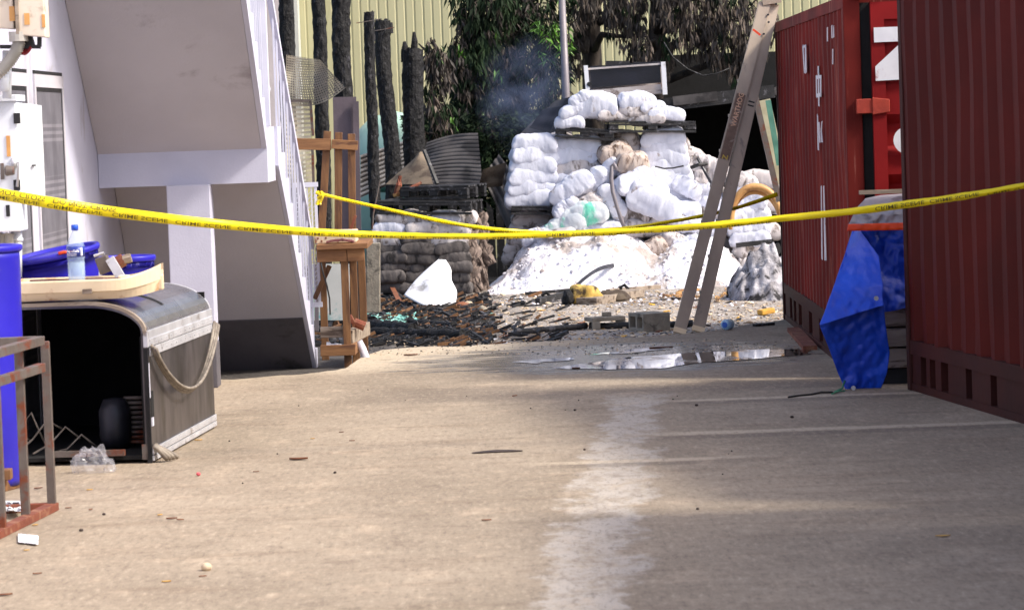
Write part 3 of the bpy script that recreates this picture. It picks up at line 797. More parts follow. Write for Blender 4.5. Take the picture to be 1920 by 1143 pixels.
for k in range(3):
    s = MB(FZ); pp = []
    for i in range(25):
        t = i/24; yy = .02+(DEP-.03)*t; sag = math.sin(math.pi*min(1, t))**.8
        pp.append((-.02-.012*k-.03*math.sin(math.pi*t), yy, .61-.01*k+.0*t-(.33-.022*k)*sag*(1-.25*(t-.3))))
    s.tube(pp, .009, 7); s.build('hanging_gasket', M['rubber'], fz, smooth=True)
for k in range(4):
    s = MB(FZ); s.tube([(-.01-.0*k, .0+.02*k, .09), (-.03, .01+.02*k, .075), (-.06-.015*k, .03+.02*k, .03), (-.07-.014*k, .05+.02*k, .015)], .012, 7); s.build('loose_gasket', M['rubber'], fz, smooth=True)
s = MB(FZ); s.b2((-.003, .03, .235), (.004, .10, .37)); s.build('vent_hole', M['freezer_inner'], fz)
s = MB(FZ); s.b2((-.006, .03, .19), (.004, .07, .235)); s.build('white_clip', M['white_metal'], fz)
s = MB(FZ); s.b2((-.004, .004, .34), (.002, .02, .52)); s.build('edge_clip', M['white_metal'], fz)
# machinery in the dark interior
s = MB(FZ)
for i in range(10): s.tube([(.12+.11*math.cos(t*.52), .45, .07+i*.026+.0*t) for t in range(4)], .011, 6)
s.build('condenser_coil', M['rusty'], fz, smooth=True)
s = MB(FZ); s.lathe([(.0, 0), (.07, 0), (.085, .06), (.085, .2), (.06, .26), (0, .27)], (.27, .40, .045), 20); s.build('compressor', M['steel_dark'], fz, smooth=True)
s = MB(FZ)
for k in range(9):
    x0 = .35+.09*k
    s.tube([(x0, .3, .06+.05*(k % 3)), (x0+.06, .2+.03*(k % 2), .14+.04*(k % 4)), (x0+.15, .25, .06+.03*k % .1), (x0+.22, .15, .05)], .006, 6)
s.build('loose_wiring', M['rubber'], fz, smooth=True)
s = MB(FZ); s.b2((.14, -.02, .045), (.55, .02, .075)); s.b2((.02, .0, .02), (.05, .03, .10)); s.build('front_rail', M['rusty'], fz)

# ================================================================== BLUE DRUMS
def drum(label, c, r, h, tilt=(0, 0), bulge=1.0, open_=True):
    t = thing('blue_drum', label, 'plastic drum', c, 'blue plastic drums beside the freezer')
    rot = (Matrix.Rotation(tilt[0], 3, 'Y') @ Matrix.Rotation(tilt[1], 3, 'X'))
    s = MB(); pr = [(0, 0), (r*.80, 0), (r*.84, .03), (r*.93*bulge, h*.5), (r*.97, h*.86), (r*.97, h-.06)]
    pr += [(r*.97, h-.015), (r*.5, h-.012), (0, h-.01)]
    s.lathe(pr, c, 40, rot); s.build('body', M['blue_drum'], t, smooth=True)
    s = MB(); s.lathe([(r*.93, h-.03), (r*1.0, h-.03), (r*1.03, h-.02), (r*1.035, h-.004), (r*1.01, h+.004), (r*.94, h), (r*.93, h-.03)], c, 40, rot); s.build('rim', M['blue_drum'], t, smooth=True)
    return t
yb_ = 15.6
a = P(-52, 470, yb_); drum('dark blue drum at the left edge, upright behind the rusty table frame', V((a.x, yb_, .02)), .235, a.z-.0, bulge=1.02)
s_ = P(104, 470, 17.35)
drum('blue drum tipped towards the left behind the water bottle', V((s_.x+.035, 17.35, HT_+.02)), .235, s_.z-HT_-.02, (R_(-9), R_(4)))
a = P(238, 482, 17.8); drum('upright blue drum behind the rusted hinge bracket', V((a.x, 17.8, HT_+.005)), .155, a.z-HT_)
b = MB(); q = P(120, 474, 17.1); b.tube([q+V((-.03, 0, -.002)), q+V((.0, 0, .004)), q+V((.02, 0, .004))], .009, 8); tag(b.build('marker_cap', M['tarp_orange'], smooth=True), 'small orange cap lying on the rim of the tipped blue drum', 'cap')

# ================================================================== CREAM TRAY WITH BOTTLE AND BRACKET
yt = 16.75
zt0 = HT_+.012
def trx(u, v=550): return P(u, v, yt).x
x0, x1 = trx(-80), trx(306)
Lx = x1-x0
tz = P(280, 571, yt).z
tz = zt0
TR = thing('cream_tray', 'long cream plastic tray with a raised rim lying across the top of the black freezer', 'tray', ((x0+x1)/2, yt, tz))
def tray_w(s):  # half width along the tray, tapering to the right tip
    return .20*(1-max(0, (s-.72)/.28)**2.2*.72)
def tray(s, t):
    # t 0..1 around: outer bottom -> rim -> inner
    pass
n1, secs = 44, []
s = MB()
rimh = lambda q: .105+.03*max(0, (q-.8)/.2)**1.5
for i in range(n1+1):
    q = i/n1; x = x0+Lx*q; wv = tray_w(q); lift = .035*max(0, (q-.78)/.22)**2
    h = rimh(q); zb = tz+lift
    secs.append([(x, yt-wv*.80, zb), (x, yt-wv*.93, zb+h*.35), (x, yt-wv, zb+h*.42), (x, yt-wv*1.02, zb+h*.92), (x, yt-wv, zb+h), (x, yt-wv*.90, zb+h), (x, yt-wv*.86, zb+h*.75), (x, yt+wv*.86, zb+h*.75), (x, yt+wv*.9, zb+h), (x, yt+wv, zb+h), (x, yt+wv*1.02, zb+h*.92), (x, yt+wv, zb+h*.42), (x, yt+wv*.8, zb)])
K = 13
s.add([p for r in secs for p in r], [(i*K+j, i*K+(j+1) % K, (i+1)*K+(j+1) % K, (i+1)*K+j) for i in range(n1) for j in range(K)]+[tuple(range(K)), tuple(range(n1*K, n1*K+K))[::-1]])
s.build('tray_body', M['cream'], TR, smooth=False)
s = MB()
for u0, u1, v0, v1, yy in ((223, 243, 530, 515, -.05), (251, 258, 532, 518, .0), (260, 300, 534, 515, .05), (296, 306, 536, 514, -.03)):
    p, q = P(u0, v0, yt+yy), P(u1, v1, yt+yy); s.b2((p.x, yt+yy-.03, p.z-.02), (q.x, yt+yy+.03, q.z))
s.build('lug', M['cream'], TR, bevel=.008)
s = MB()
for u0, u1, v0, v1 in ((155, 173, 551, 541),):
    p, q = P(u0, v0, yt-.2), P(u1, v1, yt-.2); s.b2((p.x, yt-.21, p.z), (q.x, yt-.16, q.z))
s.build('side_tab', M['board_grey'], TR, bevel=.003)
rm = MB(); a, b_ = P(56, 527, yt-.1), P(228, 522, yt-.05); rm.bar(a, b_, .06, .012); tag(rm.build('purple_strip', mat('dark_plum_strip', (84, 34, 56), (66, 26, 46), 5, .5)), 'dark plum strip lying along the tray behind the bottle', 'strip')

zs_ = P(144, 527, yt-.14).z
c = V((P(144, 520, yt-.14).x, yt-.14, zs_))
bt = thing('water_bottle', 'clear plastic water bottle with a blue cap and label standing on the cream tray', 'bottle', c)
H_ = .293; r_ = .046
prof_ = [(0, 0), (r_*.8, 0), (r_*.98, .012)]
for i in range(9): prof_ += [(r_*(1.0 if i % 2 else .955), .02+i*.0105)]
prof_ += [(r_*.98, .115), (r_*1.02, .125), (r_*1.02, .185), (r_*.97, .19)]
for i in range(8): prof_ += [(r_*(.97-.075*i+(.012 if i % 2 else 0)), .192+i*.0085)]
prof_ += [(.014, .262), (.013, .275), (0, .276)]
s = MB(); s.lathe(prof_, c, 28); s.build('bottle_body', M['clear'], bt, smooth=True)
s = MB(); s.lathe([(0, .004), (r_*.9, .006), (r_*.92, .10), (0, .10)], c, 24); s.build('water', clear_mat('bottled_water', (190, 214, 238), .03, .35), bt, smooth=True)
s = MB(); s.lathe([(.018, .264), (.0185, .29), (.015, .294), (0, .294)], c, 20); s.build('cap', mat('blue_cap', (40, 92, 216), (34, 80, 200), 5, .4), bt, smooth=True)
s = MB(); s.lathe([(r_*1.035, .128), (r_*1.035, .182)], c, 36); lab = s.build('label', mat('navy_label', (26, 44, 130), (34, 60, 150), 12, .4, bump=0), bt, smooth=True, fix=False)
vs, fs = text_geo('AquaSafe', .020, .0006)
s = MB(); wd = max(v.x for v in vs)
def onlab(v, zz): th = -math.pi/2+(v.x-wd/2)/(r_*1.05)-.25; return c+V((r_*1.047*math.cos(th), r_*1.047*math.sin(th), zz+v.y))
s.add([onlab(v, .152) for v in vs], fs)
for zz, hh in ((.141, .003), (.134, .002)): s.add([onlab(V((wd*k/10*.8, yy, 0)), zz) for yy in (0, hh) for k in range(11)], [(k, k+1, 12+k, 11+k) for k in range(10)])
s.add([onlab(V((wd*1.12+k*.003, yy, 0)), .134) for yy in (0, .042) for k in range(5)], [(k, k+1, 6+k, 5+k) for k in range(4)])
s.build('label_print', M['ink_white'], lab, fix=False)

# rusted hinge bracket
p0 = P(214, 522, yt+.1)
br = thing('hinge_bracket', 'rusty metal hinge bracket with a bolt lying at the end of the cream tray', 'bracket', p0)
s = MB(); s.bar(P(206, 485, yt+.08), P(228, 522, yt+.02), .05, .02, (0, 1, 0)); s.build('strap', M['aluminium'], br, bevel=.003)
s = MB(); s.bar(P(184, 500, yt+.12), P(206, 492, yt+.12), .09, .08, (0, 1, 0)); s.build('block', M['rusty'], br, bevel=.006)
s = MB(); s.tube([P(222, 492, yt+.1), P(232, 486, yt+.1)], .035, 10); s.build('bolt', M['rust'], br)
s = MB(); s.tube([P(231, 487, yt+.09), P(246, 483, yt+.09)], .026, 6); s.build('nut', M['board_grey'], br)
s = MB(); s.tube([P(176, 480, yt+.2), P(186, 477, yt+.2), P(195, 474, yt+.2)], .008, 6); s.build('pin', M['aluminium'], br)

# ================================================================== RUSTY TABLE FRAME
R0, R1 = G(98, 957), G(2, 1005)
rd = (R1-R0); rd.normalize(); rd = V((rd.x, rd.y, 0)).normalized(); rp = V((-abs(rd.y), rd.x*(1 if rd.y < 0 else -1), 0)).normalized()
if rp.x > 0: rp = -rp
RF = thing('table_frame', 'rusty square-tube table frame without a top in the left foreground', 'table frame', R0)
hz = P(58, 636, R0.y-.3).z
def leg(p, h, name='leg', m='rusty', w=.038):
    s = MB(); s.bar(p, p+V((0, 0, h)), w, w); return s.build(name, M[m], RF, bevel=.003)
la = R0; lb = G(49, 978); lc = G(4, 1003); ln = lc+rd*.65
for p, hh in ((la, hz-.03), (lb, hz-.01), (lc, hz), (ln, hz)): leg(p+V((0, 0, .03)), hh-.03)
for p in (la, ln): leg(p+rp*.75+V((0, 0, .03)), hz-.03)
def rail(p, q, z, name, m='rusty', w=.04, h=.04):
    s = MB(); s.bar(V((p.x, p.y, z)), V((q.x, q.y, z)), w, h); return s.build(name, M[m], RF, bevel=.003)
rail(la+rd*-.02, ln, .018, 'bottom_rail', 'rust', .055, .036)
rail(la+rp*.75, ln+rp*.75, .018, 'bottom_rail', 'rust'); rail(la+rp*.02, la+rp*.73, .018, 'bottom_rail', 'rust')
za, zb2 = P(75, 638, 14.3).z, P(78, 690, 14.4).z
q0 = V((P(76, 638, 14.3).x, 14.3, 0))
rail(q0, q0+rd*.95, za, 'top_rail'); rail(q0+rp*.75, q0+rp*.75+rd*.95, za, 'top_rail'); rail(q0+rp*.02, q0+rp*.73, za, 'top_rail')
q1 = V((P(78, 690, 14.45).x, 14.45, 0)); rail(q1, q1+rd*1.1, zb2, 'middle_rail')
q2 = V((P(8, 672, 13.9).x, 13.9, 0)); rail(q0+rp*.3, q0+rp*.3+rd*.95, za-.01, 'cross_rail', 'rust')
s = MB(); s.bar(G(-20, 912, .03), G(26, 900, .03), .12, .06); s.bar(G(-30, 890, .09), G(22, 888, .09), .10, .05); tag(s.build('timber_offcut', M['wood'], bevel=.004), 'brown timber offcut lying inside the rusty table frame', 'timber')
s = MB(); s.grid(14, 8, lambda i, j: G(10+32*i, 958-20*j, .02+.05*abs(noise.noise(V((i*4, j*4, 2)))))); tag(s.build('crumpled_wrapper', M['paper'], smooth=False), 'crumpled white wrapper on the ground inside the rusty table frame', 'wrapper')
s = MB(); s.sheet(8, 6, lambda i, j: G(34+38*i, 1016-16*j+4*i, .006+.01*abs(noise.noise(V((i*3, j*3, 5))))), (0, 0, .002)); tag(s.build('white_paper', M['paper']), 'scrap of white paper on the concrete in front of the rusty frame', 'paper')

# clear plastic bag in front of the freezer
s = MB(); c0 = G(174, 886)
def bagp(i, j):
    th = i*2*math.pi; ph = j*math.pi/2; rr = 1+.35*noise.noise(V((math.cos(th)*2.4, math.sin(th)*2.4, j*3.5)))+.18*noise.noise(V((math.cos(th)*6, math.sin(th)*6, j*9)))
    return c0+V((.105*math.cos(th)*math.cos(ph)*rr, .07*math.sin(th)*math.cos(ph)*rr, .115*math.sin(ph)*rr+.004))
s.grid(40, 14, bagp); tag(s.build('plastic_bag', M['bagclear'], smooth=False, fix=False), 'crumpled clear plastic bag on the concrete in front of the freezer', 'plastic bag')

# ================================================================== WORKBENCH
yw = G(645, 690, GZ).y
def wx(u, v=480, d=0): return P(u, v, yw+d).x
top = P(640, 462, yw).z
WB = thing('wooden_workbench', 'brown timber workbench with a low shelf beside the stair foot', 'workbench', (wx(640), yw, GZ))
WD = .95
s = MB(); s.b2((wx(594), yw-.03, top-.02), (wx(690), yw+WD, top+.02)); s.build('bench_top', M['wood_h'], WB, bevel=.004)
s = MB(); s.b2((wx(594), yw, top-.11), (wx(650), yw+.03, top-.022)); s.build('apron', M['wood_h'], WB, bevel=.003)
s = MB(); s.b2((wx(651), yw+.0, top-.11), (wx(683), yw+.028, top-.021)); s.build('apron', M['wood_h'], WB, bevel=.003)
for u, d in ((648, .02), (664, .45), (680, .86), (606, .87)):
    x = P(u, 560, yw+d).x; s = MB(); s.b2((x-.027, yw+d, GZ), (x+.027, yw+d+.05, top-.022 if d > .1 else top-.02)); s.build('leg', M['wood'], WB, bevel=.003)
z1 = P(600, 655, yw).z
s = MB(); s.b2((wx(594), yw-.012, z1-.05), (wx(660), yw+.018, z1+.03)); s.build('low_rail', M['wood_h'], WB, bevel=.003)
s = MB(); s.bar(P(662, 655, yw), P(678, 640, yw+.8), .03, .08); s.build('low_rail', M['wood_h'], WB, bevel=.003)
z2 = P(600, 622, yw).z
s = MB(); s.b2((wx(594), yw+.075, z2-.05), (wx(636), yw+.10, z2+.03)); s.bar(P(655, 632, yw+.1), P(688, 615, yw+.8), .05, .10); s.build('shelf_board', M['board_grey'], WB, bevel=.003)
s = MB(); s.bar(P(618, 498, yw+.3), P(590, 560, yw+.3), .035, .06, (0, 1, 0)); s.build('brace', M['wood'], WB, bevel=.003)
s = MB(); s.tube([P(658, 603, yw+.2), P(664, 600, yw+.2)], .05, 14); s.tube([P(664, 604, yw+.2), P(684, 612, yw+.2)], .035, 10); tag(s.build('rusty_pipe_joint', M['rust']), 'rusty pipe joint lying on the low shelf of the workbench', 'pipe joint')
s = MB(); s.tube([P(672, 640, yw+.25), P(680, 655, yw+.25), P(688, 676, yw+.2)], .03, 12); tag(s.build('white_pipe', M['white_metal'], smooth=True), 'short white pipe leaning under the end of the workbench', 'pipe')
s = MB(); s.sheet(10, 5, lambda i, j: P(612+30*i, 652-10*j*(1-i*.5), yw+.05+.05*j)+V((0, 0, .02*noise.noise(V((i*4, j*4, 0))))), (0, .01, .004)); tag(s.build('white_rag', M['paper']), 'white rag lying on the low rail of the workbench', 'rag')

ub = P(628, 455, yw+.15)
s = MB(); a, b_ = P(590, 458, yw+.12), P(667, 432, yw+.12); s.b2((a.x, yw+.12, top+.021), (b_.x, yw+.5, b_.z)); cb_ = s.build('cream_crate', M['box_cream'], bevel=.006); tag(cb_, 'cream painted box standing on the workbench top', 'box')
s = MB()
for u, v in ((596, 447), (603, 440), (603, 452), (611, 446), (611, 437), (597, 438)):
    p = P(u, v, yw+.119); s.box((p.x, p.y, p.z), (.012, .004, .014))
s.build('printed_mark', M['rust'], cb_)
s = MB(); s.sheet(12, 4, lambda i, j: P(612+52*i, 459-3*j-4*math.sin(i*3), yw+.0+.1*j)+V((0, 0, .012+.01*noise.noise(V((i*6, j*3, 2))))), (0, 0, .006)); tag(s.build('dark_red_rag', mat('dark_red_cloth', (96, 44, 46), (74, 34, 36), 9, .9)), 'dark red rag in front of the cream box on the workbench', 'rag')

FR = thing('timber_rack', 'upright timber frame of three slats and a rail standing on the workbench', 'frame', (wx(630), yw+.6, top+.02))
yf_ = yw+.6
for (u0, v0, u1, v1) in ((602, 452, 614, 246), (634, 452, 635, 248), (661, 452, 659, 251)):
    s = MB(); s.bar(P(u0, v0, yf_), P(u1, v1, yf_), .055, .035, (0, 1, 0)); s.build('slat', M['wood'], FR, bevel=.003)
s = MB(); s.bar(P(552, 270, yf_-.03), P(621, 271, yf_-.03), .03, .085); s.build('rail', M['wood_h'], FR, bevel=.003)
s = MB(); s.bar(P(622, 270, yf_-.035), P(671, 273, yf_-.035), .03, .07); s.build('rail', M['wood_h'], FR, bevel=.003)
s = MB(); s.bar(P(650, 452, yf_-.1), P(667, 404, yf_-.1), .02, .07, (0, 1, 0)); s.build('broken_piece', M['rust'], FR)

# wire mesh pieces and dark board behind the bench
def uvgrid(name, pxs, depth, m, label, cat, nx=18, ny=14, th=.004, bend=0.05):
    """pxs: four corner pixels bl, br, tr, tl -> curved sheet with UVs"""
    c4 = [P(u, v, d) for (u, v), d in zip(pxs, depth)]
    b = MB()
    def f(i, j):
        p = c4[0].lerp(c4[1], i).lerp(c4[3].lerp(c4[2], i), j)
        p.y += bend*math.sin(i*math.pi)*1.0+.02*noise.noise(V((i*3, j*3, depth[0])))
        p.z += -bend*.8*math.sin(i*math.pi)*(1-j)
        return p
    b.sheet(nx, ny, f, (0, th, 0))
    o = b.build(name, m, fix=False)
    me = o.data; uv = me.uv_layers.new(name='UVMap')
    N = (nx+1)*(ny+1)
    for lp in me.loops:
        k = lp.vertex_index % N; uv.data[lp.index].uv = ((k % (nx+1))/nx, (k//(nx+1))/ny)
    return tag(o, label, cat)
uvgrid('wire_mesh_sheet', [(533, 190), (648, 165), (600, 112), (537, 103)], (25.6, 25.2, 25.4, 25.6), M['mesh_sheet'], 'curled wire mesh sheet sticking out above the mesh panel beside the stair rail', 'wire mesh', bend=.10)
uvgrid('mesh_fence', [(535, 350), (586, 350), (582, 190), (533, 190)], (25.4, 25.4, 25.4, 25.4), M['mesh_sheet'], 'upright wire mesh panel with a rusty top bar behind the stair rail', 'wire mesh', bend=.02)
s = MB(); s.bar(P(532, 190, 25.38), P(582, 188, 25.38), .03, .02); s.bar(P(582, 188, 25.4), P(587, 255, 25.4), .03, .02); s.bar(P(586, 280, 25.36), P(588, 345, 25.36), .02, .02); tag(s.build('mesh_bar', M['rusty']), 'rusty bar edging the upright mesh panel', 'bar')
s = MB(); s.bar(P(652, 440, 27.4), P(646, 182, 27.4), .2, .03, (0, 1, 0)); s.bar(P(672, 440, 27.35), P(667, 190, 27.35), .05, .03, (0, 1, 0)); tag(s.build('grey_board', mat('mauve_board', (104, 92, 98), (88, 78, 84), 3, .8)), 'tall mauve grey board standing behind the timber frame', 'board')
s = MB(); s.bar(P(620, 600, 27.0), P(620, 495, 27.0), .32, .03, (0, 1, 0)); tag(s.build('stained_board', mat('stained_white_panel', (206, 206, 200), (186, 188, 182), 3, .6, 0, .1, 20, (120, 170, 168), 5, .35)), 'stained white panel standing under the workbench', 'panel')
s = MB(); s.bar(P(594, 620, 25.0), P(594, 495, 25.0), .03, .03); tag(s.build('grey_post', M['pole']), 'thin grey metal post between the staircase and the workbench', 'post')

# ================================================================== BACK OF THE YARD
YB = 41.0
yw_ = thing('yellow_building', 'pale yellow building with vertical ribbed metal cladding behind the burnt trees', 'building', (0, YB, GZ))
prof = []; x = -8.0; pch = .115
while x < 9:
    prof += [(x, 0), (x+pch*.70, 0), (x+pch*.80, .009), (x+pch*.92, .009)]; x += pch
n_ = len(prof); mb2 = MB(); zs_l = [GZ, 1.2, 2.4, 3.8, 5.2]
mb2.add([(a, YB+b, z) for z in zs_l for a, b in prof], [(j*n_+i, j*n_+i+1, (j+1)*n_+i+1, (j+1)*n_+i) for j in range(len(zs_l)-1) for i in range(n_-1)])
mb2.build('cladding', M['yellow_wall'], yw_)
b = MB(); b.b2((-8, YB+.03, GZ), (9, YB+.2, 5.2)); b.build('wall', M['yellow_wall'], yw_)
b = MB(); p = P(552, 60, 40.6); b.b2((p.x-.05, 40.6, GZ), (p.x+.05, YB-.01, 5.2)); b.build('corner_trim', mat('pale_grey_trim', (196, 198, 190), (184, 186, 178), 2, .6), yw_)
p0_, p1_ = P(440, 80, 40.3), P(526, 80, 40.3); b = MB(); b.b2((p0_.x-2, 40.3, GZ), (p1_.x, 40.55, 5.2)); b.build('side_wing', M['trim_white'], yw_)

# tanks (pale green domes)
def dome(label, u0, u1, vt, y, zb):
    a, c, t_ = P(u0, vt, y), P(u1, vt, y), P((u0+u1)/2, vt, y)
    r = (c.x-a.x)/2; cx = (a.x+c.x)/2; h = t_.z-zb
    o = thing('green_tank', label, 'tank', (cx, y, zb))
    s = MB(); s.lathe([(r, 0), (r*1.0, h*.55), (r*.97, h*.62), (r*.9, h*.74), (r*.72, h*.88), (r*.45, h*.965), (0, h)], (cx, y, zb), 40); s.build('shell', M['green_tank'], o, smooth=True)
    s = MB(); s.lathe([(r*1.012, h*.5), (r*1.02, h*.53), (r*1.02, h*.56), (r*1.0, h*.6)], (cx, y, zb), 40); s.build('band', M['tank_dark'], o, smooth=True)
dome('wide pale green plastic tank low behind the charred posts', 640, 838, 208, 38.6, GZ)
dome('pale green tank dome seen over the burnt shed roof', 1225, 1385, 149, 39.2, GZ)

# charred posts: (base u, v of hidden base, top u, top v, width px, depth, shape)
def post(u0, v0, u1, v1, wpx, y, label, spikes=(), wires=True):
    a = P(u0, v0, y); a2 = G(u0, v0, GZ); b = P(u1, v1, y)
    base = V((a.x+(a.x-b.x)*.0, y, GZ)); r = wpx*y/6000/2
    o = thing('charred_post', label, 'post', base, 'charred posts along the burnt fence line')
    s = MB(); nA, nH = 20, 70
    H2 = b.z-GZ
    def f(i, j):
        z = GZ+H2*j; th = i*2*math.pi; lean = base.lerp(V((b.x, y, GZ)), j)
        rr = r*(1.08-.16*j)*(1+.10*noise.noise(V((math.cos(th)*1.5, math.sin(th)*1.5, z*3+u0))))+.012*noise.noise(V((math.cos(th)*4, math.sin(th)*4, z*16+u0)))+.007*noise.noise(V((th*3, z*40, u0)))
        zz = z
        if j > .9: zz = z+(.05*noise.noise(V((math.cos(th)*2, math.sin(th)*2, u0)))+.02)*(j-.9)*10
        return V((lean.x+rr*math.cos(th)+.03*noise.noise(V((z*1.1, u0, 0))), y+rr*math.sin(th), zz))
    s.grid(nA, nH, f)
    top_ = [f(i/nA, 1.0) for i in range(nA)]; k0 = len(s.v); s.add(top_+[V((b.x, y, b.z-.02))], [(i, (i+1) % nA, nA) for i in range(nA)])
    s.build('trunk', M['char'], o, smooth=False)
    for (du, dv, ww) in spikes:
        q = P(u1+du, v1, y); q2 = P(u1+du, v1+dv, y); rr = ww*y/6000/2
        s = MB(); s.tube([V((q.x, y-.0, q.z-.12)), V((q.x, y, q.z)), q.lerp(q2, .5)+V((.008, 0, 0)), q2], [rr, rr*.95, rr*.8, rr*.35], 9); s.build('splinter', M['char'], o)
    if wires:
        q = P(u1, v1+14, y-.1); s = MB(); s.tube([q+V((-.13, 0, -.015)), q, q+V((.13, 0, .02))], .005, 5); s.build('wire', M['rusty'], o)
post(538, 400, 536, -60, 30, 27.6, 'thick charred post nearest the stair rail', wires=False)
post(606, 420, 596, -50, 27, 29.5, 'charred post between the stair rail and the mauve board', wires=False)
post(652, 420, 638, -30, 36, 28.2, 'tall thick charred post behind the timber frame', ((12, 50, 20),), wires=False)
post(703, 400, 692, 26, 21, 32.9, 'slender charred post with a rounded top beside a wider one')
post(741, 330, 717, 42, 31, 34.4, 'wide flat-topped charred post left of the forked one', ((12, 26, 16),))
post(776, 300, 772, 96, 42, 34.6, 'short charred post ending in two forked spikes', ((-14, -18, 14), (4, -36, 15)), wires=False)

# zinc sheets
def zinc(label, px, dep, mt, amp=.02, waves=9, along=True, name='zinc_sheet', curl=0.0, rough=.05):
    c4 = [P(u, v, d) for (u, v), d in zip(px, dep)]
    b = MB()
    def f(i, j):
        p = c4[0].lerp(c4[1], i).lerp(c4[3].lerp(c4[2], i), j)
        ph = (j if along else i)*waves*2*math.pi
        p.y += amp*math.sin(ph)+.0+rough*noise.noise(V((i*2.5, j*2.5, px[0][0]))); p.z += curl*math.sin(i*math.pi)+amp*.5*math.cos(ph)
        return p
    b.sheet(24 if along else waves*8, waves*8 if along else 24, f, (0, .006, 0))
    return tag(b.build(name, mt, smooth=False), label, 'metal sheet')
zinc('pale corrugated zinc sheet standing between the charred posts', [(676, 372), (768, 330), (768, 262), (676, 292)], (35.2, 35.2, 35.3, 35.3), M['zinc_pale'], .014, 9)
zinc('dark corrugated zinc sheet draped over the wreckage left of the white pile', [(770, 352), (905, 350), (896, 250), (800, 268)], (34.6, 34.2, 35.0, 35.2), M['zinc'], .010, 13, curl=.03)
zinc('scorched zinc scrap leaning left of the white pile, lower piece', [(905, 330), (955, 440), (965, 330), (935, 290)], (34.8, 34.3, 34.6, 35), M['zinc'], .012, 4)
zinc('scorched flap of roofing beside the smoke', [(992, 240), (1030, 250), (1052, 200), (1018, 205)], (34.8, 34.6, 34.8, 35), M['steel_dark'], .006, 2, name='roof_flap', rough=.012)
zinc('bent dark roofing sheet leaning behind the top pallet', [(962, 262), (1052, 250), (1070, 182), (1040, 190)], (35.4, 35.0, 35.3, 35.6), M['zinc'], .006, 2, rough=.012)
def cone():
    b = MB()
    def f(i, j):
        p = P(722, 346, 33.6).lerp(P(812, 345, 33.3), i).lerp(P(778+18*i, 296-12*math.sin(i*2.2), 34.0), j); p.y -= .12*math.sin(i*math.pi)*j; return p
    b.sheet(16, 8, f, (0, .008, 0)); tag(b.build('scorched_board', M['cardboard']), 'curved scorched brown board standing behind the left pallet', 'board')
    b = MB(); b.bar(P(795, 282, 33.4), P(820, 345, 33.2), .03, .03); tag(b.build('burnt_batten', M['char_flat']), 'thin burnt batten leaning on the curved scorched board', 'batten')
    b = MB(); b.sheet(10, 10, lambda i, j: P(905+45*i-8*j, 318-14*i+35*j+10*i*j, 34.0+.2*j)+V((0, .03*noise.noise(V((i*3, j*3, 1))), 0)), (0, .01, 0)); tag(b.build('scorched_board', M['cardboard']), 'small scorched brown board leaning beside the white pile', 'board')
cone()
fn = thing('dark_backdrop', 'low added dark boards standing in for the shade behind the wreckage and the white heap', 'backdrop', (0, 36.0, GZ))  # added black boards, standing in for the dark of the shaded undergrowth
xa_, xb__ = P(835, 300, 36).x, P(1260, 300, 36).x; k = 0
while xa_ < xb__:
    wd_ = random.uniform(.10, .18); hh = 1.02+.3*noise.noise(V((xa_*2, 0, 0)))+random.uniform(-.12, .1); s = MB()
    s.add([(xa_, 36, GZ), (xa_+wd_, 36, GZ), (xa_+wd_, 36.03, GZ), (xa_, 36.03, GZ), (xa_+.01, 36, GZ+hh), (xa_+wd_-.02, 36, GZ+hh-.08), (xa_+wd_-.02, 36.03, GZ+hh-.08), (xa_+.01, 36.03, GZ+hh)], [(3,2,1,0),(4,5,6,7),(0,1,5,4),(1,2,6,5),(2,3,7,6),(3,0,4,7)])
    s.build('board', M['char_flat'], fn); xa_ += wd_+.004  # char black used here as the dark of the shade
# ------------------------------------------------------------------ burnt shed on the right
sh = thing('burnt_shed', 'burnt open shed with a black interior and scorched low roof behind the ladder', 'shed', (P(1350, 300, 36).x, 36, GZ))
ya, yb2 = 35.0, 38.2
xa, xb = P(1235, 300, ya).x, P(1500, 300, ya).x+1.4
za_, zb_ = P(1240, 203, ya).z, P(1450, 176, ya).z
b = MB(); b.sheet(30, 10, lambda i, j: V((xa+(xb-xa)*i, ya-.15+(yb2-ya+.2)*j, za_+(zb_-za_)*i*(P(1450, 0, ya).x-xa and (xb-xa)/(P(1450, 0, ya).x-xa))*.8+.012*math.sin(i*60)+.03*noise.noise(V((i*7, j*3, 2)))+.02*j)), (0, 0, .06)); b.build('roof', M['zinc'], sh)
b = MB(); b.b2((xa, yb2, GZ), (xb, yb2+.1, 2.4)); b.build('back_wall', M['freezer_inner'], sh)
b = MB(); b.b2((xa-.02, ya+.6, GZ), (xa+.08, yb2, za_-.02)); b.build('side_wall', M['freezer_inner'], sh)
b = MB(); b.b2((xb-.1, ya, GZ), (xb, yb2, 2.2)); b.build('side_wall', M['freezer_inner'], sh)
b = MB(); b.bar(P(1240, 198, ya-.2), P(1452, 171, ya-.2), .06, .14); b.build('fascia', M['char_flat'], sh)
b = MB(); b.bar(P(1262, 190, ya-.26), P(1345, 180, ya-.26), .02, .10); b.build('fascia_cover', M['zinc'], sh)
b = MB(); b.bar(P(1252, 470, ya-.1), P(1250, 190, ya-.1), .12, .12); b.build('post', M['char_flat'], sh)
b = MB(); b.b2((xa, ya+.3, GZ+.002), (xb, yb2, GZ+.03)); b.build('charred_floor', M['freezer_inner'], sh)
s = MB(); s.bar(P(1461, 378, 29.5), P(1416, 180, 29.5), .07, .05); tag(s.build('rusty_pole', M['rusty']), 'rusty brown pole leaning beside the lettered container', 'pole')
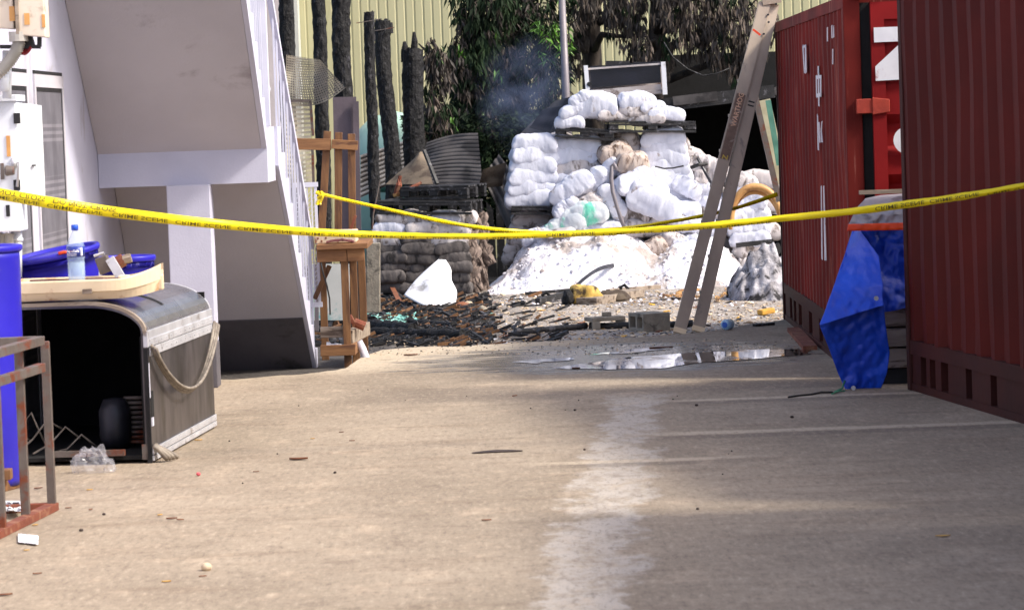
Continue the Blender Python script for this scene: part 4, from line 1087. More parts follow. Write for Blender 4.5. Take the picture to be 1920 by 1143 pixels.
s = MB(); s.bar(P(1464, 345, 29.8), P(1430, 188, 29.8), .14, .02, (0, 1, 0)); tag(s.build('striped_panel', mat('pale_cream_strip', (196, 190, 160), (170, 160, 130), 6, .7)), 'narrow cream panel leaning behind the rusty pole', 'panel')
s = MB(); s.bar(P(1461, 310, 29.7), P(1440, 188, 29.7), .05, .02, (0, 1, 0)); tag(s.build('green_strip', mat('teal_green_strip', (96, 150, 130), (70, 120, 104), 6, .6)), 'thin green strip leaning on the cream panel by the lettered container', 'strip')

# grey pole
s = MB(); a = P(1064, 240, 36); b_ = P(1053, -20, 36); s.tube([V((a.x+.03, 36, GZ)), a, b_], [.05, .047, .036], 14); tag(s.build('metal_pole', M['pole'], smooth=True), 'slim grey metal pole rising in front of the dark trees', 'pole')

# ------------------------------------------------------------------ trees
def leaf_quad(mb, p, d, L, W, side):
    d = d.normalized(); s = d.cross(side)
    if s.length < .05: s = d.cross(V((.3, .9, .1)))
    s.normalize(); nrm = s.cross(d)
    m_ = p+d*(L*.45)
    mb.add([p, m_+s*W+nrm*W*.3, p+d*L, m_-s*W+nrm*W*.3], [(0, 1, 2), (0, 2, 3)])
def tree(name, label, base, h, r, lean, clumps, seed, mats, mixw, limbs=6, n_per=10, L=.15, hang=.8):
    """clumps: list of (centre, radii, number of twigs)"""
    rnd = random.Random(seed)
    t = thing(name, label, 'tree', base, 'scorched trees at the back of the yard')
    s = MB(); k = 14; pp = []
    for i in range(k+1):
        q = i/k; pp.append(V((base[0]+lean*q+.08*noise.noise(V((q*3, seed, 0))), base[1]+.08*noise.noise(V((q*3, seed, 5))), base[2]+h*q)))
    s.tube(pp, [r*(1.15-.55*i/k) for i in range(k+1)], 14)
    s.build('trunk', M['bark'], t, smooth=True)
    lm = MB(); cr = MB()
    for (c, rad, n) in clumps:
        c = V(c); st_ = min(pp, key=lambda q: (q-c).length+max(0, q.z-c.z)*.6)
        mid = st_.lerp(c, .55)+V((rnd.uniform(-.2, .2), rnd.uniform(-.2, .2), .12))
        lm.tube([st_, mid, c], [r*.42, r*.28, r*.1], 7)
        for _ in range(n):
            while True:
                u = V((rnd.uniform(-1, 1), rnd.uniform(-1, 1), rnd.uniform(-1, 1)))
                if u.length < 1: break
            p = c+V((u.x*rad[0], u.y*rad[1], u.z*rad[2]))
            if rnd.random() < .25:
                q = c+V((u.x*rad[0]*.3, u.y*rad[1]*.3, u.z*rad[2]*.3+.1)); lm.tube([q, q.lerp(p, .5)+V((0, 0, .06)), p], [.012, .009, .005], 4)
            wch = rnd.random(); acc = 0; mi = 0
            for i_, ww in enumerate(mixw):
                acc += ww
                if wch < acc: mi = i_; break
            cr.mi = mi
            for _k in range(n_per):
                th = rnd.uniform(0, 6.28); d = V((math.cos(th)*(1-hang)+rnd.uniform(-.2, .2), math.sin(th)*(1-hang)+rnd.uniform(-.2, .2), -hang+rnd.uniform(-.25, .35)*(1.2-hang)))
                o = p+V((rnd.uniform(-.05, .05), rnd.uniform(-.05, .05), rnd.uniform(-.08, .03)))
                leaf_quad(cr, o, d, L*rnd.uniform(.6, 1.25), L*rnd.uniform(.08, .14), V((rnd.uniform(-1, 1), rnd.uniform(-1, 1), .2)))
    lm.build('limbs', M['bark'], t, smooth=True)
    cr.build('crown', [M[m] for m in mats], t, fix=False)
def W(u, v, y): return P(u, v, y)
mm = ['leaf_dead', 'leaf_pale', 'leaf_dark', 'leaf_green']
b0 = P(1217, 140, 37.5)
tree('burnt_tree', 'scorched tree with long drooping dead leaves hanging over the shed roof', (b0.x-.05, 37.5, GZ), 4.2, .13, .25,
     [(W(1230, -10, 37.2), (.6, .5, .35), 44), (W(1330, 10, 37), (.55, .5, .4), 70), (W(1395, 40, 36.8), (.36, .4, .45), 84), (W(1345, 75, 36.9), (.28, .35, .36), 56), (W(1290, 55, 36.9), (.28, .3, .26), 32), (W(1390, 115, 36.8), (.16, .25, .26), 34), (W(1270, 5, 36.8), (.4, .3, .3), 36), (W(1205, 85, 36.8), (.1, .2, .2), 10), (W(1248, 95, 37), (.1, .2, .24), 14)], 3, mm, (.62, .30, .08, 0), n_per=10, L=.135, hang=.86)
b0 = P(1116, 110, 38.2)
tree('burnt_tree', 'scorched tree with a straight grey trunk above the black metal casing', (b0.x, 38.2, GZ), 4.4, .14, -.06,
     [(W(1120, -20, 37.8), (.5, .5, .4), 44), (W(1175, 30, 37.6), (.26, .4, .34), 36), (W(1190, 70, 37.5), (.12, .2, .34), 30), (W(1090, 30, 37.8), (.14, .3, .4), 34), (W(1150, 0, 37.6), (.4, .3, .3), 36), (W(1078, 90, 37.8), (.1, .3, .3), 20)], 5, mm, (.66, .24, .10, 0), n_per=10, L=.13, hang=.84)
b0 = P(985, 200, 37.6)
tree('broadleaf_tree', 'dark leafy tree with a few fresh green sprays left of the grey pole', (b0.x, 37.6, GZ), 4.4, .11, -.15,
     [(W(1010, 20, 37.4), (.45, .4, .5), 120), (W(960, 70, 37.3), (.5, .4, .5), 130), (W(1000, 150, 37.2), (.45, .4, .5), 150), (W(930, 160, 37.2), (.42, .4, .5), 130), (W(1035, 110, 37), (.22, .3, .4), 60), (W(970, 230, 37.2), (.5, .4, .35), 110)], 9, mm, (.16, .03, .80, .01), n_per=9, L=.13, hang=.62)
tree('broadleaf_tree', 'bright green young tree glowing just left of the grey pole', (P(1035, 200, 37.9).x, 37.9, GZ), 3.4, .05, .05,
     [(W(1038, 58, 36.7), (.09, .15, .13), 14), (W(1028, 95, 36.7), (.08, .12, .1), 7), (W(1062, 84, 36.6), (.06, .1, .06), 5), (W(1012, 42, 36.8), (.06, .1, .08), 8)], 12, mm, (.05, 0, .45, .50), n_per=8, L=.10, hang=.5)
b0 = P(885, 200, 37.2)
tree('broadleaf_tree', 'dark tree with drooping leaves in front of the yellow cladding', (b0.x, 37.2, GZ), 4.3, .10, .1,
     [(W(905, 10, 37), (.4, .4, .34), 110), (W(872, 30, 37), (.14, .3, .2), 22), (W(900, 90, 36.9), (.22, .4, .42), 100), (W(858, 110, 36.9), (.14, .3, .3), 46), (W(880, 180, 36.9), (.28, .4, .4), 110), (W(850, 235, 36.8), (.16, .3, .22), 46), (W(920, 250, 36.8), (.3, .3, .3), 70)], 15, mm, (.26, .03, .69, .02), n_per=9, L=.14, hang=.72)
b0 = P(806, 230, 35.6)
tree('burnt_sapling', 'small brown scorched sapling beside the forked charred post', (b0.x, 35.6, GZ), 2.5, .03, .03,
     [(W(808, 100, 35.5), (.10, .2, .16), 26), (W(826, 130, 35.5), (.13, .2, .2), 34), (W(812, 180, 35.5), (.1, .2, .2), 22), (W(830, 215, 35.5), (.14, .2, .16), 24), (W(796, 262, 35.4), (.22, .2, .12), 24)], 18, mm, (.6, .12, .26, .02), n_per=8, L=.14, hang=.75)
# low hedge-like undergrowth that reads as one dark mass
rnd = random.Random(77); ug = MB()
for _ in range(2600):
    u, v = rnd.uniform(760, 1075), rnd.uniform(215, 430); y = rnd.uniform(36.2, 37.4); p = P(u, v, y)
    if p.z < GZ+.1: continue
    for _k in range(7):
        d = V((rnd.uniform(-1, 1), rnd.uniform(-1, 1), rnd.uniform(-1, .4))); leaf_quad(ug, p, d, .085, .014, V((rnd.uniform(-1, 1), rnd.uniform(-1, 1), .2)))
tag(ug.build('undergrowth', M['leaf_dark'], fix=False), kind='stuff')

# hanging cable below the right tree
s = MB(); s.tube([P(u, v, 36.4) for u, v in ((1245, 80), (1262, 108), (1290, 130), (1318, 142), (1345, 138), (1368, 128))], .008, 6); tag(s.build('hanging_cable', M['char_flat'], smooth=True), 'thin dark branch-like cable sagging below the drooping tree', 'cable')

# soft bluish smoke
def smoke():
    b = MB(); c = P(990, 185, 35.3)
    b.lathe([(0, -.75)]+[(.62*math.sin(math.pi*i/14), -.75*math.cos(math.pi*i/14)) for i in range(1, 14)]+[(0, .75)], c, 24)
    m = bpy.data.materials.new('thin_smoke'); m.use_nodes = True; t = m.node_tree; t.nodes.remove(t.nodes['Principled BSDF'])
    vol = t.nodes.new('ShaderNodeVolumePrincipled'); vol.inputs['Color'].default_value = rgb(176, 196, 244)
    tc = t.nodes.new('ShaderNodeTexCoord'); n_ = t.nodes.new('ShaderNodeTexNoise'); n_.inputs['Scale'].default_value = 2.6; n_.inputs['Detail'].default_value = 5; n_.inputs['Distortion'].default_value = 1.2
    t.links.new(tc.outputs['Object'], n_.inputs[0])
    mp = t.nodes.new('ShaderNodeVectorMath'); mp.operation = 'MULTIPLY'; mp.inputs[1].default_value = (1.62, 1.62, 1.33)
    sb = t.nodes.new('ShaderNodeVectorMath'); sb.operation = 'SUBTRACT'; sb.inputs[1].default_value = (0, 0, .75)
    ln_ = t.nodes.new('ShaderNodeVectorMath'); ln_.operation = 'LENGTH'
    t.links.new(tc.outputs['Object'], sb.inputs[0]); t.links.new(sb.outputs[0], mp.inputs[0]); t.links.new(mp.outputs[0], ln_.inputs[0])
    mr = t.nodes.new('ShaderNodeMapRange'); mr.inputs[1].default_value = 1.0; mr.inputs[2].default_value = .1; mr.inputs[3].default_value = 0; mr.inputs[4].default_value = .7
    t.links.new(ln_.outputs['Value'], mr.inputs[0])
    mu = t.nodes.new('ShaderNodeMath'); mu.operation = 'MULTIPLY'; nr = t.nodes.new('ShaderNodeMapRange'); nr.inputs[1].default_value = .42; nr.inputs[2].default_value = .62
    t.links.new(n_.outputs[0], nr.inputs[0]); t.links.new(mr.outputs[0], mu.inputs[0]); t.links.new(nr.outputs[0], mu.inputs[1])
    t.links.new(mu.outputs[0], vol.inputs['Density']); t.links.new(vol.outputs[0], t.nodes['Material Output'].inputs['Volume'])
    tag(b.build('smoke', m), kind='stuff')
smoke()

# ================================================================== SACKS
def bag_mesh(seed, L=.5, Wd=.34, T=.145, kind=0, crumple=0.0):
    me_b = MB(); nu, nv = 46, 34
    sx = seed*11.7
    vs = []
    for i in range(nu+1):
        x = -1+2*i/nu; ax = abs(x)
        t = T/2*max(.02, (1-ax**6.5))**.5; wv = Wd/2*(1-.07*ax**6+.02*math.sin(x*5+sx))
        if kind == 1: t *= 1+.14*math.cos(x*2.2+sx); wv *= .95+.06*math.cos(x*1.5)
        for j in range(nv):
            th = 2*math.pi*j/nv; c, s_ = math.cos(th), math.sin(th)
            y = wv*math.copysign(abs(c)**.45, c); z = t*math.copysign(abs(s_)**.66, s_)
            p = V((x*L/2, y, z))
            k = .010*noise.noise(V((x*1.3+sx, y*4, z*5)))-.007*abs(noise.noise(V((x*2.0+sx, y*7, z*8))))+.004*noise.noise(V((x*5+sx, y*14, z*15)))+.0025*noise.noise(V((x*14+sx, y*36, z*38)))
            k += .005*ax**3*math.sin(y*75+sx)
            if crumple:
                dv = noise.voronoi(V((x*.8+sx+.3*noise.noise(V((x*4, y*12, z*12))), y*6.5+x*.6, z*8.0)))[0]
                k += crumple*(.012*noise.noise(V((x*1.5+sx, y*5, z*5+4)))-.020*max(0, 1-(dv[1]-dv[0])/.28)**1.6+.006*(1-min(1, dv[0]*1.6)))
            d = V((.15*x, y*1.5, z*4)).normalized()
            p += d*k; p.z += -.014*ax**2+.012*noise.noise(V((x*1.2+sx, 0, 3)))
            vs.append(p)
    fs = [(i*nv+j, i*nv+(j+1) % nv, (i+1)*nv+(j+1) % nv, (i+1)*nv+j) for i in range(nu) for j in range(nv)]
    fs += [tuple(range(nv))[::-1], tuple(range(nu*nv, nu*nv+nv))]
    me_b.add(vs, fs)
    return me_b
_bagcache = {}
brnd = random.Random(21)
def bag(u, v, wpx, y, rot=0, m='bag_white', label='', group=None, th=1.0, yaw=None, pitch=0, cat='sack', wd=1.0, cr=0.0):
    sd_ = brnd.randrange(9); key = (sd_, m, cr)
    if key not in _bagcache:
        o = bag_mesh(sd_+(9 if cr else 0), kind=sd_ % 3, crumple=cr).build('cement_sack', M[m], None, smooth=True, origin=(0, 0, 0)); _bagcache[key] = o
    else:
        o = _bagcache[key].copy(); C.objects.link(o)
    s = wpx*y/6000/.5
    o.location = P(u, v, y)
    o.scale = (s, .9*wd*(.8+.2*s), 1.22*th*(.55+.45*s))
    yw_r = yaw if yaw is not None else brnd.uniform(-8, 8)
    o.rotation_euler = (R_(pitch+brnd.uniform(-4, 4)), R_(rot+2+brnd.uniform(-2.5, 2.5)), R_(yw_r))
    tag(o, label, cat, group)
    return o
ORD = ['top', 'second', 'third', 'fourth', 'fifth', 'sixth', 'seventh', 'eighth', 'ninth', 'lowest']
GP = 'sacks of the big white heap'
YP = 34.0
# neat left column on the small pallet
for i, v in enumerate((270, 290, 310, 330, 350, 371)):
    bag(1003-i*2, v, 88+i*1.5, YP, 0, 'bag_white', '%s white sack of the neat left column above the small burnt pallet' % (ORD[i] if i < 5 else 'lowest'), GP, th=1.36, cr=.25)
for i, v in enumerate((410, 428, 446, 464, 482)):
    bag(1000-i*4, v, 84, YP+.1, 0, 'bag_ash', 'ash grey sack below the small burnt pallet, %s of its column' % ORD[i], GP, th=1.08)
for i, v in enumerate((270, 291, 313, 336, 358)):
    bag(1080+(-1)**i*4, v, 92, YP+.05, (-2, 3, -4, 2, 0)[i], 'bag_white' if i != 2 else 'bag_ash', '%s white sack of the column just right of the neat left column' % ORD[i], GP, th=1.4, cr=.6)
for i, v in enumerate((262, 280)):
    bag(1160, v, 84, YP+.1, 0, 'bag_ash', '%s ash stained sack under the middle of the upper burnt pallet' % ORD[i], GP, th=1.3, cr=.6)
for i, v in enumerate((258, 277, 295, 312, 330, 348, 367, 386)):
    bag(1243+i*2.2, v, 86+i*1.5, YP+.02, (-1, 2, 0, 1, -2, 0, 3, 0)[i], 'bag_white', '%s white sack of the tall right column below the upper burnt pallet' % ORD[i], GP, th=1.4, cr=.35)
for i, (u, v, w_, m) in enumerate(((1322, 308, 66, 'bag_ash'), (1328, 330, 64, 'bag_ash'), (1322, 352, 62, 'bag_white'), (1325, 376, 74, 'bag_white'), (1316, 398, 60, 'bag_ash'), (1322, 420, 66, 'bag_white'), (1310, 440, 70, 'bag_white'))):
    bag(u, v, w_, YP+.05, (14, -6, 8, 4, 0, 5, 0)[i], m, '%s sack of the broken column left of the ladder rails' % ORD[i], GP, th=1.4, cr=1.0)
for i, (u, v, w_, m) in enumerate(((1392, 340, 62, 'bag_ash'), (1398, 358, 70, 'bag_white'), (1400, 380, 78, 'bag_white'), (1404, 402, 82, 'bag_white'), (1402, 424, 84, 'bag_white'), (1406, 446, 80, 'bag_white'), (1410, 468, 78, 'bag_ash'), (1414, 490, 70, 'bag_ash'))):
    bag(u, v, w_, YP, (6, -3, 2, 4, -2, 3, 0, -5)[i], m, '%s sack of the low column right of the ladder behind the bent cane' % ORD[i], GP, th=1.35, cr=.8)
# top of the heap, on the upper pallet
tops = [(1076, 206, 62, -24, 'bag_white', 'flat white sack slumped at the left end of the upper pallet', 1.0), (1068, 229, 58, -4, 'bag_white', 'small pointed white sack hanging off the left end of the upper pallet', 1.1),
        (1118, 197, 84, 4, 'bag_white', 'big square white sack topmost at the left of the upper pallet', 1.75), (1088, 188, 46, -35, 'bag_white', 'folded white sack behind the big square one on top', 1.2),
        (1195, 189, 72, 0, 'bag_white', 'domed white sack, the very topmost in the middle of the heap', 1.35), (1196, 208, 74, 0, 'bag_ash', 'ash grey sack directly under the domed topmost sack', 1.1),
        (1150, 216, 66, 3, 'bag_ash', 'ash grey sack lying flat on the upper pallet between the square and domed sacks', .9), (1248, 214, 72, 4, 'bag_white', 'flat white sack at the right end of the upper pallet', 1.05),
        (1222, 201, 50, 8, 'bag_white', 'half hidden white sack between the domed sack and the right end one', 1.1), (1214, 223, 70, 0, 'bag_ash', 'grey sack squeezed onto the upper pallet under the right end sack', .9)]
for u, v, w_, r, m, lb_, th in tops: bag(u, v, w_, YP-.05, r, m, lb_, GP, th=th, cr=.3)
# loose slump in the middle
loose = [(1152, 285, 66, -8, 'bag_dirty', 'brown stained sack at the head of the loose slump', 1.5, .1), (1186, 306, 64, 14, 'bag_dirty', 'speckled brown stained sack with charred crust in the slump', 1.6, .25),
         (1140, 322, 66, -50, 'bag_white', 'tilted white sack left of the black hose in the slump', 1.2, .12), (1165, 318, 50, 40, 'bag_white', 'small white sack just behind the curve of the black hose', 1.2, .1),
         (1072, 352, 96, -34, 'bag_white', 'long white sack sliding down from the left column', 1.3, .25), (1112, 340, 70, -50, 'bag_white', 'steeply tilted white sack above the green marked one', 1.2, .2),
         (1108, 378, 64, -18, 'bag_ash', 'rumpled grey white sack above the green marked one', 1.3, .3), (1060, 388, 56, -38, 'bag_white', 'white sack poking down beside the small burnt pallet', 1.1, .3),
         (1098, 402, 92, -12, 'bag_green', 'white sack with pale green print in the slump', 1.4, .35), (1064, 424, 84, -20, 'bag_green', 'lower white sack with faded green print under the first green one', 1.2, .35),
         (1130, 424, 84, 6, 'bag_white', 'flat white sack below the green printed sacks', 1.1, .3), (1148, 376, 74, 62, 'bag_white', 'upright leaning white sack left of the lower end of the hose', 1.2, .28),
         (1183, 338, 76, -26, 'bag_white', 'white sack pointing up right beside the stained sacks', 1.25, .3), (1214, 352, 78, 12, 'bag_white', 'plump white sack under the speckled one in the slump', 1.4, .3),
         (1228, 380, 110, 22, 'bag_white', 'largest long white sack lying across the slump', 1.5, .35), (1186, 400, 72, 4, 'bag_ash', 'ash grey sack below the long one, left', 1.2, .22),
         (1248, 408, 70, 0, 'bag_ash', 'ash grey sack below the long one, right', 1.2, .22), (1205, 424, 84, 0, 'bag_ash', 'low grey sack just above the front tape in the slump', 1.1, .25),
         (1284, 392, 66, 14, 'bag_white', 'white sack between the long one and the broken column', 1.2, .15), (1280, 420, 70, -4, 'bag_white', 'white sack behind the front tape left of the ladder', 1.1, .2),
         (1290, 352, 56, 30, 'bag_white', 'small white sack wedged between the right and broken columns', 1.3, .1), (1010, 444, 66, -12, 'bag_white', 'white sack lying at the left foot of the heap', 1.1, .3),
         (1040, 452, 70, 8, 'bag_white', 'white sack half buried in lime at the left foot', 1.2, .4), (1260, 450, 66, 12, 'bag_ash', 'sooty sack beside the dark hole in the lime', 1.1, .3),
         (1225, 462, 52, -20, 'bag_dirty', 'torn stained sack at the dark hole in the lime', 1.2, .45), (1290, 460, 64, -10, 'bag_white', 'white sack half sunk in lime left of the ladder feet', 1.2, .35)]
for u, v, w_, r, m, lb_, th, dy in loose: bag(u, v, w_, YP-dy, r, m, lb_, GP, th=th*1.08, cr=.6, pitch=brnd.uniform(-14, 22), yaw=brnd.uniform(-22, 22))
k = 0
for r_i, v in enumerate(range(268, 470, 23)):
    for u in range(1035, 1440, 72):
        if v < 300 and u > 1290: continue
        if v < 330 and u > 1370: continue
        bag(u+(r_i % 2)*30, v, 86, YP+.34, brnd.uniform(-6, 6), 'bag_ash', 'ash dulled sack showing only in the gaps behind the front sacks of the white heap', 'rear sacks of the white heap', th=1.1)

# grey stack at the left
GS = 'sacks of the low grey stack'
YS = 32.85
rows = [(408, [(735, 58, 'bag_ash'), (778, 54, 'bag_ash'), (835, 56, 'bag_white'), (872, 44, 'bag_ash')]), (428, [(732, 62, 'bag_white'), (790, 60, 'bag_ash'), (850, 66, 'bag_ash')]),
        (449, [(728, 66, 'bag_ash'), (778, 56, 'bag_grey'), (842, 70, 'bag_ash')]), (466, [(731, 62, 'bag_grey'), (785, 66, 'bag_grey'), (846, 64, 'bag_grey')]),
        (483, [(733, 66, 'bag_grey'), (790, 68, 'bag_grey'), (850, 62, 'bag_grey')]), (500, [(742, 60, 'bag_grey'), (800, 64, 'bag_grey'), (856, 56, 'bag_grey')]),
        (518, [(730, 60, 'bag_grey'), (790, 66, 'bag_grey'), (852, 60, 'bag_grey')]), (538, [(744, 70, 'bag_grey'), (806, 60, 'bag_grey'), (860, 54, 'bag_grey')])]
PL = {3: ['left', 'middle', 'right'], 4: ['left', 'second', 'third', 'right']}
for i, (v, l) in enumerate(rows):
    for j, (u, w_, m) in enumerate(l):
        bag(u, v-1, w_+3, YS+brnd.uniform(-.03, .03), brnd.uniform(-6, 6), m, '%s sack in the %s course of the low grey stack' % (PL[len(l)][j], ORD[i] if i < 7 else 'lowest'), GS, th=1.02)
for i, v in enumerate(range(412, 548, 15)):
    for j in range(2):
        bag(884+j*17-abs(i-5)*1.2+brnd.uniform(-6, 6), v+brnd.uniform(-4, 4), 34, YS+.15+.45*j, brnd.uniform(-40, 40), 'bag_brown', 'crumpled brown sack end, %s down the right side of the grey stack, %s row' % (ORD[i], ('near', 'far')[j]), GS, th=1.6, wd=1.1, cr=1.2)
for i, v in enumerate((425, 448, 470, 492, 514, 536)):
    for u in (745, 805, 865): bag(u, v, 66, YS+.4, 0, 'bag_grey', 'grey sack hidden behind the front of the low grey stack', 'rear sacks of the grey stack', th=1.2)

# ------------------------------------------------------------------ burnt pallets
def pallet(label, c, L_, W_, H_, yaw, roll, par_g='burnt pallets'):
    rot = (Matrix.Rotation(R_(yaw), 3, 'Z') @ Matrix.Rotation(R_(roll), 3, 'Y')).to_4x4(); rot.translation = V(c)
    o = thing('burnt_pallet', label, 'pallet', c, par_g)
    nb = 7
    for i in range(nb):
        yy = -W_/2+W_*(i+.5)/nb
        s = MB(rot); s.box((brnd.uniform(-.01, .01), yy, H_-.012), (L_, W_/nb*.72, .022)); s.build('deck_board', M['char_flat'], o, bevel=.003)
    for x in (-L_/2+.05, 0, L_/2-.05):
        for yy in (-W_/2+.05, 0, W_/2-.05):
            s = MB(rot); s.box((x, yy, H_/2), (.10, .09, H_-.07)); s.build('block', M['char_flat'], o, bevel=.006)
    for yy in (-W_/2+.05, 0, W_/2-.05):
        s = MB(rot); s.box((0, yy, .015), (L_, .09, .024)); s.build('base_board', M['char_flat'], o, bevel=.003)
    for yy in (-W_/2+.04, 0, W_/2-.04):
        s = MB(rot); s.box((0, yy, H_-.037), (L_*.99, .08, .022)); s.build('stringer_board', M['char_flat'], o, bevel=.003)
    return o
c = P(1218, 249, YP+.2); pallet('upper burnt black pallet carrying the topmost white sacks', (c.x, c.y, c.z), .92, .8, .125, 2, 2.0)
c = P(1098, 261, YP+.16); pallet('collapsed black pallet at the left under the pointed white sack', (c.x, c.y, c.z), .62, .7, .12, -4, 6)
c = P(1000, 402, YP+.06); pallet('small burnt pallet under the neat left column of white sacks', (c.x, c.y, c.z), .48, .6, .10, 0, 2)
c = P(806, 400, YS+.2); pallet('lower burnt black pallet on top of the grey stack', (c.x, c.y, c.z), .98, .8, .14, -8, 2)
c = P(832, 372, YS+.3); pallet('upper burnt black pallet tilted on top of the grey stack, slats showing', (c.x, c.y, c.z), .72, .8, .14, -14, 0)
for i, (a, b_, r, m, lb_) in enumerate((((742, 364), (750, 330), .028, 'rust', 'upright reddish scrap standing on the grey stack pallet'), ((750, 362), (790, 342), .02, 'rust', 'slanting reddish scrap beside the upright one on the pallet'), ((738, 366), (756, 360), .022, 'bamboo', 'pale tan scrap lying on the left end of the pallet'))):
    s = MB(); s.tube([P(*a, YS+.05), P((a[0]+b_[0])/2+2, (a[1]+b_[1])/2, YS+.03), P(*b_, YS+.05)], [r, r*1.2, r*.7], 7); tag(s.build('scrap_piece', M[m]), lb_, 'scrap')

# ------------------------------------------------------------------ spilled lime
sil = [(890, 552), (905, 545), (940, 515), (975, 474), (1000, 446), (1035, 424), (1075, 416), (1140, 418), (1190, 428), (1225, 450), (1245, 448), (1300, 440), (1345, 442), (1378, 484), (1400, 520), (1424, 545), (1432, 552)]
def silv(u):
    for (a, b_), (c2, d2_) in zip(sil, sil[1:]):
        if a <= u <= c2: return b_+(d2_-b_)*(u-a)/(c2-a)
    return 552
s = MB()
yt0, yt1 = 32.35, 33.80
def heap(i, j):
    u = 890+542*i; yy = yt0+(yt1-yt0)*j
    zt_ = max(GZ-.01, P(u, silv(u), yt1).z); x = P(u, 500, yy).x
    prof_h = j**.85
    z = GZ-.01+(zt_-GZ+.01)*prof_h
    amp = min(1, (zt_-GZ)/.2)*min(1, j*5)
    z += amp*(.10*noise.noise(V((x*2.6, yy*2.6, 1)))+.05*noise.noise(V((x*6, yy*6, 4)))+.05*abs(noise.noise(V((x*13, yy*13, 7))))+.02*noise.noise(V((x*34, yy*34, 9))))
    # gully left of the dark hole
    z -= amp*.10*math.exp(-((u-1232)/22.0)**2)*j
    return V((x, yy+.08*noise.noise(V((x*5, j*2, 3)))*(1-j), max(z, GZ-.015+.0*j)))
s.grid(150, 60, heap)
tag(s.build('lime_heap', M['lime'], smooth=True, fix=False), 'spilled white lime sloping down in front of the big heap of white sacks', 'lime heap')
# small lumps that rolled down the slope
lumps = MB(); rnd = random.Random(4)
def lump(mb, c, r, seed, fl=.7):
    mb.lathe([(0, -r*fl)]+[(r*math.sin(math.pi*i/7)*(1+.25*noise.noise(V((i, seed, 1)))), -r*fl*math.cos(math.pi*i/7)) for i in range(1, 7)]+[(0, r*fl)], c, 9, Matrix.Rotation(seed, 3, 'Z'))
for _ in range(420):
    i = rnd.random(); j = rnd.random()**1.6*.85; p = heap(i, j); lump(lumps, p+V((0, 0, .003)), rnd.uniform(.006, .028), rnd.random()*9)
for _ in range(200):
    u = rnd.uniform(880, 1420); p = G(u, rnd.uniform(548, 575), GZ); lump(lumps, p+V((0, 0, .004)), rnd.uniform(.006, .02), rnd.random()*9)
tag(lumps.build('lime_crumbs', M['lime']), kind='stuff')
tag(None or (lambda b: (b.bar(P(988, 518, 33.0), P(1012, 505, 33.05), .04, .03), b.build('grey_chunk', M['board_grey'], bevel=.006))[1])(MB()), 'dark grey splinter stuck in the left slope of the lime', 'splinter')
s = MB()
for i in range(1): s.sheet(14, 8, lambda a, b_: P(1012+70*a-6*b_, 442-16*b_*(1-.4*a)+5*math.sin(a*5), 33.35+.18*b_)+V((0, 0, .03*noise.noise(V((a*4, b_*4, 2))))), (0, 0, .012))
tag(s.build('torn_sack', M['bag_ash'], smooth=True), 'torn flat empty sack lying on the crest of the lime slope', 'torn sack')

# hose, wires, poles on the heap
s = MB(); q = [(1156, 318), (1150, 306), (1147, 312), (1146, 335), (1149, 360), (1157, 388), (1166, 415), (1172, 430)]
s.tube([P(u, v, YP-.62) for u, v in q], .022, 10); tag(s.build('black_hose', M['pole'], smooth=True), 'grey black hose hooked over a stained sack and running down the heap', 'hose')
s = MB(); s.tube([P(u, v, YP-.24) for u, v in ((1228, 312), (1245, 316), (1262, 315), (1282, 311))], .009, 6); tag(s.build('black_strap', M['black_metal']), 'thin black strap lying across the right column of white sacks', 'strap')
s = MB(); s.tube([P(1308, 296, YP-.2), P(1322, 322, YP-.25), P(1338, 350, YP-.25)], .018, 7); tag(s.build('burnt_rod', M['steel_dark']), 'dark rod poking down through the broken column left of the ladder', 'rod')
s = MB(); s.tube([P(1296, 314, YP-.22), P(1310, 309, YP-.26), P(1326, 307, YP-.22)], .02, 7); tag(s.build('burnt_stick', M['char_flat']), 'short burnt stick lying across the top of the broken column', 'stick')
s = MB(); s.bar(P(1380, 460, YP-.3), P(1450, 452, YP-.3), .03, .05); tag(s.build('charred_plank', M['char_flat']), 'charred plank lying flat across the low column right of the ladder', 'plank')

# scorched casing on top
y = 34.9
cs = thing('metal_casing', 'scorched rectangular metal casing with a dark front standing above the white heap', 'casing', P(1172, 180, y))
a, b_ = P(1100, 178, y), P(1247, 178, y); tz_ = P(1100, 128, y).z; bz = P(1100, 186, y).z
s = MB(); s.bar(V((a.x, y+.2, bz+.03)), V((b_.x, y+.2, bz+.07)), .4, .02); s.bar(V((a.x, y+.2, tz_-.01)), V((b_.x, y+.2, tz_+.02)), .4, .02); s.bar(V((a.x, y+.39, (tz_+bz)/2)), V((b_.x, y+.39, (tz_+bz)/2+.03)), .02, tz_-bz); s.build('shell', M['ac_panel'], cs)
s = MB(); s.bar(V((a.x+.05, y+.03, (tz_+bz)/2+.07)), V((b_.x-.04, y+.03, (tz_+bz)/2+.10)), .02, .235); s.build('dark_front', mat('dark_blue_screen', (26, 26, 38), (18, 18, 26), 4, .35), cs)
s = MB(); s.bar(V((a.x+.05, y+.01, bz+.045)), V((b_.x-.04, y+.01, bz+.085)), .02, .10); s.build('lower_strip', M['ac_panel'], cs)
s = MB(); s.bar(V((a.x+.02, y, bz-.04)), V((a.x, y, tz_+.03)), .045, .06, (0, 1, 0)); s.bar(V((a.x-.03, y+.02, bz-.12)), V((a.x+.01, y+.02, bz-.04)), .03, .04, (0, 1, 0)); s.build('side_flange', M['white_sheet'], cs)
s = MB(); s.bar(V((b_.x, y, bz+.02)), V((b_.x-.01, y, tz_+.04)), .05, .06, (0, 1, 0)); s.build('side_flange', M['white_sheet'], cs)
s = MB(); s.tube([V((a.x+.03, y-.035, bz+.16)), V((a.x+.03, y-.02, bz+.16))], .025, 12); s.build('knob', M['black_metal'], cs)
